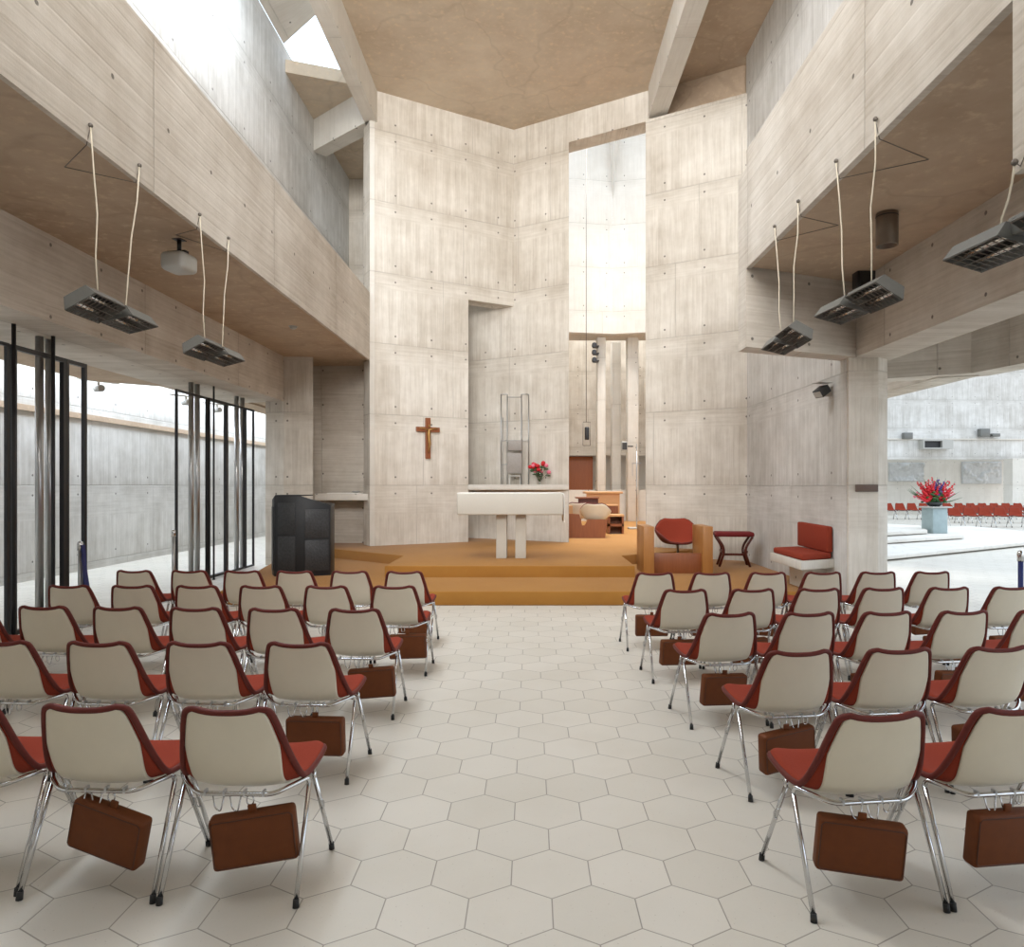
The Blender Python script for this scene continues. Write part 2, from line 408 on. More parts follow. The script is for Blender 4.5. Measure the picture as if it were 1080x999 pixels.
# carpeted platforms
p1 = [(-4.15,9.476),(4.05,9.476),(4.05,13.3),(2.4,14.3),(2.4,16),(-3.5,16),(-4.6,15.3),(-4.9,14.1)]
struct(MB().prism(p1, 0, L1).build('floor_carpet_step', 'carpet', bev=.012))
p2 = [(-2.25,10.94),(1.60,10.94),(1.60,12.58),(3.25,13.85),(2.6,14.6),(6.5,14.6),(6.5,27),(-3.3,27),(-3.3,15.6),(-4.55,15.3),(-4.45,14.35),(-2.25,12.56)]
struct(MB().prism(p2, .0, L2).build('floor_carpet_platform', 'carpet', bev=.012))
# hexagonal end walls
c30, s30 = math.cos(R(30)), math.sin(R(30))
CX, CY = -.388, 16.18
def onf1(px):  # distance along facet 1 from the corner for an image column
    k = (px-VX)/F; Y = (CY-CX*math.tan(R(30))) / (1-k*math.tan(R(30))); return (k*Y-CX)/c30
def onf2(px):
    k = (px-VX)/F; Y = (CY+CX*math.tan(R(30))) / (1+k*math.tan(R(30))); return (k*Y-CX)/c30
uL = onf1(390); uN = onf1(494); ZN = H+4.07
struct(MB().slab((CX,CY), (c30,s30), [(uL-.0,0),(uN,0),(uN,ZN),(.0,ZN),(.0,ZC+.1),(uL,ZC+.1)], .42).build('wall_front_left', 'wall'))
a = CX+c30*uL; b_ = CY+s30*uL
struct(MB().slab((a,b_), (-.35,.9), [(-.0,0),(.9,0),(.9,ZC),(0,ZC)], -.1).build('wall_front_left_end', 'plain'))
uE = onf2(600); uO = onf2(686); ZO = H+7.46
P2 = lambda u, back=0.0: (CX+c30*u+s30*back, CY-s30*u+c30*back)
ex, ey = P2(uE)
cw = MB().prism([P2(-2.0), P2(uE), (ex-.02,ey+.5), P2(-2.0,.45)], 0, ZN+.3).prism([P2(-.02), P2(uE), (ex-.02,ey+.5), P2(-.02,.45)], ZN+.3, ZO)
cw.prism([P2(-.02), P2(uO), P2(uO,.45), P2(-.02,.45)], ZO, ZC+.1)
struct(cw.build('wall_front_center', 'wall'))
x3, y3 = 2.31, 14.35
struct(MB().slab((x3,y3), (c30,-s30), [(0,0),(2.05,0),(2.05,H+7.36),(0,H+7.36)], .42).build('wall_front_right', 'wall'))
struct(MB().slab((x3+.12,y3+.3), (c30,-s30), [(0,H+7.0),(2.0,H+7.0),(2.0,ZC+.1),(0,ZC+.1)], .2).build('wall_front_right_upper', 'soffit'))
# right side wall, pierced by the wide opening to the nave
struct(MB().slab((4.05,-3), (0,1), [(12.15,0),(16.4,0),(16.4,ZC+.1),(0,ZC+.1),(0,ZS+.1),(12.15,ZS+.1)], -.4).build('wall_right', 'wall_fine'))
# left upper wall and the closed bay at its end
struct(MB().slab((-4.83,-3), (0,1), [(0,ZS+.12),(22,ZS+.12),(22,H+8.6),(0,H+8.6)], .4).build('wall_left_upper', 'wall_fine'))
struct(MB().box(-4.83,-2.6,18.9,19.1,0,ZC+.2).build('wall_left_bay', 'wall'))
# recess wall at left
struct(MB().slab((-4.9,15.3), (1,0), [(0,0),(1.9,0),(1.9,ZS+.1),(0,ZS+.1)], .3).build('wall_recess', 'beam'))
# ceiling
YC0 = 9.0
struct(MB().prism([(-3.2,YC0),(2.45,YC0),(2.45,14.9),(1.0,15.8),(CX,16.5),(-1.8,15.7),(-3.2,14.9)], ZC, ZC+.3).build('ceiling', 'ceiling'))
struct(MB().prism([(2.6,-3.5),(4.3,-3.5),(4.3,13.6),(2.6,14.6)], ZC, ZC+.3).build('ceiling_right', 'soffit'))
struct(MB().prism([(-4.83,14.0),(-3.3,14.55),(-2.6,19),(-4.83,19)], ZC+.05, ZC+.3).build('ceiling_left_bay', 'ceiling'))
# roof beams
struct(MB().box(-3.41,-3.15,-3,14.75,ZC-.64,ZC+.5).build('trim_roof_beam_left', 'plain'))
struct(MB().box(2.38,2.73,-3,14.42,ZC-.64,ZC+.5).build('trim_roof_beam_right', 'plain'))
struct(MB().slab((-3.35,14.55), (-1.4,1.2), [(0,ZC-.64),(2.0,ZC-.64),(2.0,ZC+.06),(0,ZC+.06)], -.35).build('trim_roof_beam_cross', 'plain'))
# sloping hood of the rooflight
hood = MB(); hp = [Vector((-4.83,13.9,H+8.62)), Vector((-4.83,11.7,H+8.62)), Vector((-3.3,11.7,H+9.35)), Vector((-3.3,13.2,H+9.35))]
hood.add(hp+[p+Vector((0,0,.2)) for p in hp], [(0,1,2,3),(7,6,5,4),(0,4,5,1),(1,5,6,2),(2,6,7,3),(3,7,4,0)], [[(0,0),(2,0),(2,1.7),(0,1.7)]]*6)
struct(hood.build('trim_rooflight_hood', 'plain'))
# left parapet, soffit, deep beam
XP = -3.285
struct(MB().prism([(XP,-3),(XP,14.53),(XP-.25,14.5),(XP-.25,-3)], ZS+.03, ZP).prism([(XP,-3),(XP,14.53),(XP-.045,14.53),(XP-.045,-3)], ZS-.02, ZS+.03).build('wall_left_parapet', 'beam'))
struct(MB().prism([(XP-.045,-3),(XP-.045,14.9),(-3.4,15.6),(-5.4,15.6),(-5.4,-3)], ZS, ZS+.25).build('ceiling_left_aisle', 'soffit'))
struct(MB().prism([(-4.93,-3),(-4.93,14.24),(-6.2,14.6),(-6.2,-3)], ZB+.05, ZS+.1).build('trim_beam_left', 'beam'))
struct(MB().prism([(-5.33,14.3),(-4.93,14.2),(-4.36,14.25),(-4.78,15.5),(-5.33,15.5)], 0, ZS+.1).build('wall_left_pier', 'wall'))
# outer left aisle: roof with a slot of daylight along the wall
struct(MB().prism([(-6.15,-3),(-6.15,24),(-6.7,24),(-6.7,12.9),(-7.55,12.2),(-7.55,-3)], ZB+.16, ZB+.7).build('ceiling_outer_aisle', 'soffit'))
struct(MB().prism([(-5.2,15.4),(-5.2,24),(-6.2,24),(-6.2,14.6)], ZB+.2, ZB+.7).build('ceiling_outer_aisle_end', 'soffit'))
struct(MB().slab((-8.4,-3), (0,1), [(0,0),(28,0),(28,ZB+1.3),(0,ZB+1.3)], .3).build('wall_left_outer', 'wall_fine'))
struct(MB().box(-8.4,-8.35,-3,25,H+1.24,H+1.34).build('trim_ledge_left_outer', 'soffit'))
struct(MB().box(-8.4,-4.0,24,24.2,0,ZB+1.3).build('wall_left_outer_end', 'wall_fine'))
# right parapet, soffit, end beams, deep beam, pier
XR = 2.53; YE = 8.37; YN = 3.74
struct(MB().prism([(XR,YN-.8),(XR,YE),(XR+.22,YE+.09),(XR+.22,YN-.8)], ZS+.03, ZP).prism([(XR,YN-.8),(XR,YE),(XR+.06,YE+.02),(XR+.06,YN-.8)], ZS-.02, ZS+.03).build('wall_right_parapet', 'beam'))
struct(MB().prism([(XR,-3),(XR,YN),(XR+.25,YN-.1),(XR+.25,-3)], ZB, ZP).build('wall_right_parapet_near', 'beam'))
struct(MB().prism([(XR+.06,-3),(XR+.06,YE),(4.3,YE+.75),(4.3,-3)], ZS, ZS+.25).build('ceiling_right_aisle', 'soffit'))
struct(MB().prism([(XR,YE-.0),(4.15,YE+.66),(4.15,YE+1.0),(XR,YE+.32)], ZB, ZP-.2).build('trim_beam_right_end', 'beam'))
struct(MB().prism([(XR+.2,YN-.14),(4.2,YN-.8),(4.2,YN-1.1),(XR+.2,YN-.5)], ZB, ZS+.1).build('trim_beam_right_near', 'beam'))
struct(MB().prism([(4.12,-3),(4.12,9.3),(4.67,9.3),(4.67,-3)], ZB, ZS+.1).build('trim_beam_right', 'beam'))
struct(MB().prism([(4.06,9.1),(4.42,9.06),(4.6,9.19),(4.6,9.7),(4.06,9.7)], 0, ZB+.01).build('wall_right_pier', 'wall'))
struct(MB().prism([(4.60,11.3),(6.4,10.35),(6.95,7.5),(7.35,7.6),(6.8,10.6),(4.6,11.8)], ZB, ZS+.6).build('trim_beam_nave_first', 'beam'))
struct(MB().prism([(6.1,10.7),(6.6,10.5),(6.6,13.2),(6.1,13.2)], ZB-.02, ZS+.4).build('trim_beam_nave_second', 'beam'))
struct(MB().prism([(4.4,-3),(4.4,11.4),(6.6,10.5),(7.2,7.6),(7.2,-3)], ZS+.4, ZS+.7).build('ceiling_nave_edge', 'soffit'))
# ------- the nave sanctuary seen through the opening on the right
def ext(p, q, d): v = Vector(q)-Vector(p); return tuple(Vector(q)+v.normalized()*d)
struct(MB().prism([(5.0,13.3),(7.46,14.95),(12.8,18.5),(16.0,20.6),(16.0,26),(5.0,26)], .035, .12).build('floor_nave_step_first', 'pale', bev=.01))
struct(MB().prism([(5.5,15.9),(8.95,17.85),(11.85,19.5),(13.4,22.5),(11.0,26),(5.5,26)], .15, .24).build('floor_nave_step_second', 'pale', bev=.01))
struct(MB().prism([(6.5,17.1),(8.9,18.55),(11.0,19.75),(12.0,22),(10.0,25.5),(6.5,25.5)], .27, .36).build('floor_nave_step_third', 'pale', bev=.01))
struct(MB().slab((9,36), (1,.04), [(0,2.93),(20,2.93),(20,9.6),(0,9.6)], .5).build('wall_nave_gallery', 'wall_fine'))
struct(MB().slab((9,40), (1,0), [(0,0),(22,0),(22,5),(0,5)], .4).build('wall_nave_back', 'plain'))
struct(MB().slab((9,35.9), (1,.04), [(0,H+2.34),(20,H+2.34),(20,H+2.40),(0,H+2.40)], .15).build('trim_nave_ledge', 'plain'))
struct(MB().box(24.15,24.75,35.7,36.4,0,2.95).build('trim_nave_column', 'plain'))
# ------- the choir behind the opening
struct(MB().slab((-1,23.3), (1,.18), [(0,H+5.1),(3.8,H+5.1),(3.8,15.5),(0,15.5)], .4).build('wall_choir_upper_left', 'plain'))
struct(MB().slab((2.74,23.97), (1,-.22), [(0,H+5.1),(4,H+5.1),(4,15.5),(0,15.5)], .4).build('wall_choir_upper_right', 'plain'))
struct(MB().add([(2.62,24.0,13.2),(2.98,23.95,13.2),(2.74,23.45,13.2),(2.76,23.97,11.2)],[(0,2,1),(0,3,2),(2,3,1),(1,3,0)]).build('trim_choir_fold', 'plain'))
struct(MB().prism([(-1,23.4),(2.7,24.1),(6.5,23.3),(6.5,24.9),(2.7,25.0),(-1,24.9)], H+5.08, H+5.3).build('ceiling_choir', 'plain'))
struct(MB().slab((-1,27.4), (1,0), [(0,2.75),(8,2.75),(8,H+6.6),(0,H+6.6)], .4).build('wall_choir_back', 'wall'))
struct(MB().slab((-1,28.6), (1,0), [(0,0),(8,0),(8,6.9),(0,6.9)], .3).build('wall_choir_back_low', 'plain'))
struct(MB().box(-1,7,24.8,25.1,L2,H-.16).build('wall_choir_low', 'plain'))
for k, (px0, px1, Y) in enumerate([(630.2,638.8,24.4),(645.5,655,25.6),(662,673.5,24.4)]):
    x0 = (px0-VX)*Y/F; x1 = (px1-VX)*Y/F
    struct(MB().prism([(x0,Y),(x1,Y),(x1+.02,Y+.35),(x0-.02,Y+.35)], L2, H+5.15).build('trim_choir_column', 'plain', bev=.02))
struct(MB().box(6.2,6.5,15,28,0,12).build('wall_choir_right', 'plain'))
struct(MB().box(-1.3,-1,17,28,0,12).build('wall_choir_left', 'plain'))

# shelves built in the niches
sh = MB().prism([(-.0879*15.61,15.60),(.0533*15.48,15.47),(.0533*15.48-.04,15.62),(-.0879*16.8,16.78),(-.0879*15.61-.2,15.7)], H-.10, H+.02)
struct(sh.build('trim_niche_shelf', 'plain', bev=.01))
struct(MB().box(-4.45,-3.33,14.62,15.3,H-.31,H-.17).build('trim_recess_shelf', 'plain', bev=.01))

# ================================================================== STACKING CHAIR
def catmull(P, n):
    out = []; m = len(P)-1
    for i in range(n+1):
        t = i/n*m; k = min(int(t), m-1); f = t-k
        a, b, c, d = P[max(k-1,0)], P[k], P[k+1], P[min(k+2,m)]
        out.append([.5*((2*b[j])+(-a[j]+c[j])*f+(2*a[j]-5*b[j]+4*c[j]-d[j])*f*f+(-a[j]+3*b[j]-3*c[j]+d[j])*f**3) for j in range(len(a))])
    return out
# stations from the top of the back to the front lip: half width, centre y z, edge y z
ST = [(.125,-.228,.738,-.222,.752),(.160,-.224,.722,-.212,.742),(.176,-.214,.690,-.196,.705),(.192,-.198,.63,-.172,.642),
      (.208,-.180,.56,-.144,.570),(.222,-.160,.50,-.116,.512),(.232,-.135,.450,-.088,.468),(.238,-.095,.418,-.058,.441),(.242,-.035,.404,-.015,.434),
      (.245,.04,.407,.045,.437),(.245,.12,.420,.12,.446),(.240,.19,.433,.185,.454),(.228,.228,.434,.215,.455),(.205,.246,.424,.232,.448)]
SEC = catmull(ST, 40)
def surf(i, s):
    w, cy, cz, ey, ez = SEC[i]; k = abs(s)**2.6
    return Vector((w*s, cy+(ey-cy)*k, cz+(ez-cz)*k))
def snorm(i, s):
    i0, i1 = max(i-1,0), min(i+1,len(SEC)-1); s0, s1 = max(s-.05,-1), min(s+.05,1)
    dt = surf(i1,s)-surf(i0,s); ds = surf(i,s1)-surf(i,s0)
    n = ds.cross(dt).normalized(); return n if n.z+n.y > 0 else -n     # towards the sitter
def sheet(i0, i1, smax, lo, hi, ns=18, pinch=True):
    mb = MB(); ids = list(range(i0, i1+1)); top = []; bot = []
    for i in ids:
        sm_ = smax(i) if callable(smax) else smax
        for k in range(ns+1):
            s = (-1+2*k/ns); s = math.copysign(1-(1-abs(s))**1.35, s)*sm_
            p = surf(i, s); n = snorm(i, s)
            e = min(1, (1-abs(s)/max(sm_,1e-6))*7) if pinch else 1
            e2 = min(1, min(i-i0, i1-i)/2.0) if pinch else 1
            q = math.sqrt(max(0, 1-(1-min(e,e2))**2)) if pinch else 1
            mid = (lo+hi)/2; top.append(p+n*(mid+(hi-mid)*max(q,.25))); bot.append(p+n*(mid+(lo-mid)*max(q,.25)))
    w = ns+1; L = len(ids); vs = top+bot; fs = []; o = len(top)
    for a in range(L-1):
        for k in range(ns):
            fs.append((a*w+k, (a+1)*w+k, (a+1)*w+k+1, a*w+k+1)); fs.append((o+a*w+k, o+a*w+k+1, o+(a+1)*w+k+1, o+(a+1)*w+k))
    for a in range(L-1):
        fs.append((a*w, o+a*w, o+(a+1)*w, (a+1)*w)); fs.append((a*w+ns, (a+1)*w+ns, o+(a+1)*w+ns, o+a*w+ns))
    for k in range(ns):
        fs.append((k, k+1, o+k+1, o+k)); b0 = (L-1)*w; fs.append((b0+k, o+b0+k, o+b0+k+1, b0+k+1))
    mb.add(vs, fs, None, True); return mb
def make_chair():
    t = thing('stacking_chair', 'x', 'chair')
    sheet(0, 40, 1.0, -.006, .026).build('upholstery', 'red', t)
    def smx(i):
        f = i/40
        if f < .28: return .90
        if f < .55: return .90-.16*math.sin((f-.28)/.27*math.pi/2)
        return .74
    sheet(1, 37, smx, -.013, -.004, pinch=False).build('shell', 'cream', t)
    # piping round the rim
    rim = [surf(0, -1+2*k/10) for k in range(11)]+[surf(i, 1) for i in range(1,41)]+[surf(40, 1-2*k/10) for k in range(1,11)]+[surf(i,-1) for i in range(39,0,-1)]
    rim = [p for p in rim]
    MB().tube([p+Vector((0,-.004,0)) for p in rim], .0125, 8, closed=True).build('edge_piping', 'piping', t)
    r = .0095
    for sx in (-1, 1):
        for nm, fy, ay in (('rear', -.215, -.045), ('front', .215, .015)):
            lg = MB().tube([(sx*.263, fy, .02), (sx*.255, ay, .40)], r, 10).build('leg', 'chrome', t)
            MB().tube([(sx*.2635, fy*1.015, .0), (sx*.2625, fy*.995, .030)], [.0125,.0115], 12).build('foot_cap', 'rubber', lg)
    MB().tube(fillet([(-.255,-.045,.395),(-.252,-.052,.425),(-.215,-.10,.418),(-.15,-.155,.400),(.15,-.155,.400),(.215,-.10,.418),(.252,-.052,.425),(.255,-.045,.395)], .035), r, 10).build('rear_rail', 'chrome', t)
    MB().tube(fillet([(-.255,.015,.395),(-.252,.02,.422),(-.2,.08,.400),(-.15,.12,.396),(.15,.12,.396),(.2,.08,.400),(.252,.02,.422),(.255,.015,.395)], .035), r, 10).build('front_rail', 'chrome', t)
    for x in (-.115,-.04,.04,.115): MB().box(x-.004,x+.004,-.164,-.140,.394,.416).build('shell_bracket', 'steel', t)
    for x in (-.062,.005):
        MB().tube(fillet([(x-.026,-.155,.402),(x-.014,-.16,.345),(x+.012,-.168,.335),(x+.022,-.158,.398)], .012, 3), .003, 6).build('kneeler_hook', 'chrome', t)
    MB().tube([(.062+.014*math.cos(a),-.157,.378+.020*math.sin(a)) for a in [k*math.pi/6 for k in range(12)]], .003, 6, closed=True).build('kneeler_ring', 'chrome', t)
    for sx in (-1, 1):
        MB().tube(fillet([(sx*.256,.09,.235),(sx*.272,.085,.24),(sx*.274,.08,.275),(sx*.256,.06,.29)], .012, 3), .003, 6).build('linking_hook', 'chrome', t)
    return t
proto = make_chair()
def ordn(i): return ['', 'second', 'third', 'fourth', 'fifth', 'sixth'][i]
def rowname(i): return ['row nearest the camera', 'second row from the camera', 'middle row', 'second row from the steps', 'row nearest the steps'][i]
LROWS = [(-1.5,[(-1.147,2.924),(-1.703,2.955),(-2.262,3.0)]),
         (-2.5,[(-1.235,4.04),(-1.78,4.05),(-2.325,4.06),(-2.87,4.08)]),
         (-1.5,[(-1.20,5.08),(-1.755,5.10),(-2.31,5.13),(-2.86,5.16),(-3.40,5.19),(-3.94,5.2)]),
         (-1.0,[(-1.145,6.19),(-1.71,6.19),(-2.265,6.2),(-2.81,6.21),(-3.36,6.22),(-3.90,6.23)]),
         (-1.5,[(-1.235,7.2),(-1.78,7.22),(-2.32,7.23),(-2.85,7.25),(-3.38,7.27),(-3.93,7.28)])]
RROWS = [(7.5,[(1.272,2.855),(1.822,2.925)]),
         (6.5,[(1.345,3.85),(1.885,3.90),(2.425,3.94)]),
         (7.5,[(1.285,4.92),(1.82,4.94),(2.35,4.97),(2.885,5.0),(3.43,5.03)]),
         (5.0,[(1.232,5.98),(1.785,6.01),(2.335,6.04),(2.885,6.08),(3.44,6.11),(3.99,6.14)]),
         (3.0,[(1.185,7.09),(1.735,7.10),(2.285,7.12),(2.83,7.14),(3.37,7.16),(3.91,7.18)])]
chairs = {}; first = True
for side, rows in (('left', LROWS), ('right', RROWS)):
    for ri, (ang, lst) in enumerate(rows):
        for ci, (x, y) in enumerate(lst):
            o = proto if first else copy_tree(proto); first = False
            th = R(ang+random.uniform(-1,1)); o.location = (x, y, 0); o.rotation_euler = (0,0,th)
            place = 'on the centre aisle' if ci == 0 else ordn(ci)+' from the centre aisle'
            tag(o, 'cream-backed red chair, %s, %s of %s block' % (place, rowname(ri), side), 'chair', 'cream-backed chairs in the %s block' % side)
            chairs[(side, ri, ci)] = (x, y, th)
# kneelers hung behind the chairs
def make_kneeler():
    t = thing('hanging_kneeler', 'x', 'kneeler')
    MB().box(-.158,.158,-.034,.034,-.228,-.022).build('cushion', 'leather', t, bev=.016, segs=3)
    MB().tube([(-.138,-.0335,-.216),(.138,-.0335,-.216),(.149,-.0335,-.205),(.149,-.0335,-.045),(.138,-.0335,-.034),(-.138,-.0335,-.034),(-.149,-.0335,-.045),(-.149,-.0335,-.205)], .0025, 6, closed=True).build('seam_piping', 'seam', t)
    MB().box(-.016,.016,-.006,.006,-.035,.006).build('hanging_tab', 'leather', t, bev=.004)
    return t
kn = make_kneeler(); kfirst = True
def hang(side, ri, ci, dx=.07, roll=0, yaw=0, low=0):
    global kfirst
    o = kn if kfirst else copy_tree(kn); kfirst = False
    x, y, th = chairs[(side, ri, ci)]
    l = Matrix.Rotation(th, 4, 'Z') @ Vector((dx, -.172, 0))
    o.location = (x+l.x, y+l.y, .363-low); o.rotation_euler = (R(4), R(roll), th+R(yaw))
    place = 'aisle chair' if ci == 0 else ordn(ci)+' chair from the aisle'
    tag(o, 'brown kneeler behind the %s, %s, %s block' % (place, rowname(ri), side), 'kneeler', 'leather kneelers hung behind the chairs')
hang('left',0,0,.075,-5,12); hang('left',0,1,.085,14,-8); hang('left',1,0,.075,0,0); hang('left',2,0,.10,-4,3); hang('left',3,0,.10,-2,0); hang('left',4,0,.09,2,0)
rr = random.Random(4)
for ri, (a_, lst) in enumerate(RROWS):
    for ci in range(len(lst)):
        if ri == 0 and ci == 0: hang('right',0,0,-.045,4,-16)
        elif ri == 0: hang('right',0,1,.0,2,4)
        elif ri == 1 and ci == 0: hang('right',1,0,-.05,-5,12)
        else: hang('right',ri,ci,-.04+rr.uniform(-.03,.03),rr.uniform(-5,5),rr.uniform(-12,12))

# ================================================================== ALTAR AND ITS SURROUNDINGS
t = thing('altar', 'cream stone altar with a deep slab on two square legs, on carpeted platform', 'altar', (-.33,12.25,L2))
MB().box(-.90,.87,-.42,.42,.745,1.105).build('altar_slab', 'stone', t, bev=.02, segs=3)
MB().box(-.26,-.08,-.2,.2,0,.75).build('leg', 'stone', t, bev=.008)
MB().box(.065,.245,-.2,.2,0,.75).build('leg', 'stone', t, bev=.008)
cl = MB(); pr = [(-.905,1.10),(-.905,1.115),(.85,1.115),(.885,1.10),(.893,1.06),(.893,.62),(.88,.62),(.876,1.05),(.84,1.107)]
n = len(pr); cl.add([(x,-.36,z) for x,z in pr]+[(x,.36,z) for x,z in pr], [tuple(range(n)), tuple(range(2*n-1,n-1,-1))]+[((i+1)%n,i,n+i,n+(i+1)%n) for i in range(n)])
o = cl.build('altar_cloth', 'cloth', None, loc=(-.33,12.25,L2)); tag(o, 'white linen altar cloth hanging over the right end of the altar', 'cloth')

# crucifix
f1d = Vector((c30,s30,0)); f1n = Vector((s30,-c30,0))
def onwall1(u, z, off): p = Vector((CX,CY,0))+f1d*u+f1n*off; return (p.x,p.y,z)
uc = onf1(450.7)
t = thing('crucifix', 'wooden crucifix with pale bronze figure on the concrete wall left of the altar', 'crucifix', onwall1(uc, 2.17, .03), R(30))
MB().box(-.05,.05,-.03,.03,0,.86).box(-.26,-.05,-.028,.028,.565,.665).box(.05,.26,-.028,.028,.565,.665).build('cross', 'oakdark', t)
fg = MB(); fg.tube([(0,-.055,.63),(0,-.06,.55),(0,-.06,.46),(.008,-.06,.40),(.012,-.075,.30),(.0,-.055,.20),(0,-.06,.13)], [.02,.042,.032,.036,.028,.018,.012], 10)
fg.tube([(0,-.055,.60),(-.10,-.05,.625),(-.20,-.045,.645)], [.02,.014,.01], 8).tube([(0,-.055,.60),(.10,-.05,.625),(.20,-.045,.645)], [.02,.014,.01], 8).ball((.005,-.07,.685), .032, (.8,.9,1.15))
fg.build('corpus_figure', 'brass', t)

# tabernacle tower on the shelf
TY = 15.9
t = thing('tabernacle_tower', 'tall thin metal frame tower with silver panels standing on the niche shelf', 'sculpture', ((541-VX)*TY/F, TY, H+.02))
s_ = TY/F
def px2(px, py): return ((px-541)*s_, (H-(py-VY)*s_)-(H+.02))
fr = MB()
for x in (528.5,535,550,557.5):
    X, zt = px2(x, 416); fr.tube([(X,0,0),(X,0,zt)], .012, 6)
for (xa,xb,y) in ((528.5,535,416),(550,557.5,416),(535,550,419),(528.5,535,465),(550,557.5,465),(528.5,535,490)):
    A, z = px2(xa,y); B, _ = px2(xb,y); fr.tube([(A,0,z),(B,0,z)], .010, 6)
for x in (530,556):
    X, zt = px2(x, 440); fr.tube([(X,.12,0),(X,.12,zt)], .008, 6)
fr.build('frame', 'steel', t)
for (xa,ya,xb,yb) in ((536,464.5,550.5,475.5),(535,478,550.5,499.5)):
    A, z1 = px2(xa,ya); B, z0 = px2(xb,yb); MB().box(A,B,-.06,.10,max(z0,.005),z1).build('panel', 'pewter', t, bev=.006)
A, z1 = px2(537,502); B, _ = px2(549,505)
bs = MB(); bs.box(A,B,-.05,.09,z1-.01,z1+.01).box(A,A+.02,-.05,.09,0,z1).box(B-.02,B,-.05,.09,0,z1); bs.build('base_stand', 'ltgrey', t)

# vase of roses
VYY = 15.7
t = thing('vase_of_roses', 'glass vase of red and pink roses on the niche shelf', 'flowers', ((569-VX)*VYY/F, VYY-.08, H+.02))
MB().lathe((0,0,0), [(.045,0),(.03,.02),(.025,.05),(.045,.11),(.07,.2),(.08,.24)], 20).build('vase', 'glass', t)
rf = random.Random(2)
st = MB(); rs = MB(); pk = MB(); lv = MB()
for k in range(16):
    a = rf.uniform(0,6.28); d = rf.uniform(.05,.21); z = rf.uniform(.32,.52)-d*.3; X = d*math.cos(a)*1.05; Yq = d*math.sin(a)*.5
    st.tube([(0,0,.06),(X*.5,Yq*.5,z*.6),(X,Yq,z)], .004, 5)
    (rs if k % 3 else pk).ball((X,Yq,z), .05, (1,1,.85), 9, 6)
    for j in range(3):
        a2 = rf.uniform(0,6.28); lv.ball((X*.8+.05*math.cos(a2),Yq*.8+.04*math.sin(a2),z-.08), .04, (1,.6,.35), 6, 4)
st.build('stems', 'leaf', t); rs.build('red_blooms', 'rose', t); pk.build('pink_blooms', 'pink', t); lv.build('leaves', 'leaf', t)

# ambo
t = thing('ambo', 'black bronze faceted lectern with textured panels at left of carpeted steps', 'lectern', (-3.62,11.3,L1))
AP = [(-.47,-.05),(-.36,-.26),(.07,-.30),(.47,-.10),(.42,.30),(-.40,.30)]
top = [1.19,1.25,1.25,1.10,1.12,1.25]
MB().prism(AP, 0, 1.2, top).build('body', 'bronze', t, bev=.008)
def panel_on(p, q, a, b, z0, z1, d=.014):
    P, Q = Vector((*p,0)), Vector((*q,0)); e = (Q-P); L = e.length; e.normalize(); nrm = Vector((e.y,-e.x,0))
    return MB().slab(tuple((P+e*a*L+nrm*d).to_2d()), (e.x,e.y), [(0,z0),((b-a)*L,z0),((b-a)*L,z1),(0,z1)], d-.002)
panel_on(AP[1],AP[2],.14,.78,.66,1.14).build('upper_front_panel', 'bronze_panel', t, bev=.004)
panel_on(AP[1],AP[2],.14,.78,.08,.62).build('lower_front_panel', 'bronze_panel', t, bev=.004)
panel_on(AP[2],AP[3],.12,.92,.60,1.04).build('upper_side_panel', 'bronze_panel', t, bev=.004)
panel_on(AP[2],AP[3],.12,.92,.08,.56).build('lower_side_panel', 'bronze_panel', t, bev=.004)
panel_on(AP[0],AP[1],.15,.85,.08,1.08).build('narrow_side_panel', 'bronze_panel', t, bev=.004)
MB().prism([(-.40,-.08),(-.35,-.255),(.06,-.29),(.07,.29),(-.38,.29)], 1.245, 1.262).build('reading_top', 'bronze', t)
# small cloth and dish on the recess shelf
o = MB().box(-4.2,-3.5,14.66,15.1,H-.168,H-.156).build('linen_cloth', 'cloth'); tag(o, 'folded white linen cloth on the recess shelf behind the lectern', 'cloth')
t = MB().lathe((-3.62,14.75,H-.154), [(.04,0),(.07,.012),(.10,.035),(.095,.036),(.06,.016)], 20).build('dish', 'steel'); tag(t, 'small silver dish on the recess shelf', 'dish')

# oak prayer desk with two tall ends
t = thing('prayer_desk', 'golden oak desk of two upright ends joined by a low board, right of altar steps', 'desk', (0,0,0))
Y0 = 11.3; k_ = Y0/F
xa, xb, xc, xd = [(p-VX)*k_ for p in (679,690,741.5,752)]
MB().box(xa,xb,Y0,Y0+.75,L1,.945).build('end_panel', 'oak', t, bev=.006)
MB().box(xc,xd,Y0,Y0+.75,L1,.945).build('end_panel', 'oak', t, bev=.006)
MB().box(xb,xc,Y0+.12,Y0+.18,L1,.51).build('front_board', 'oakdark', t, bev=.004)
MB().box(xb,xc,Y0+.18,Y0+.50,.43,.47).build('kneeling_board', 'oak', t, bev=.004)

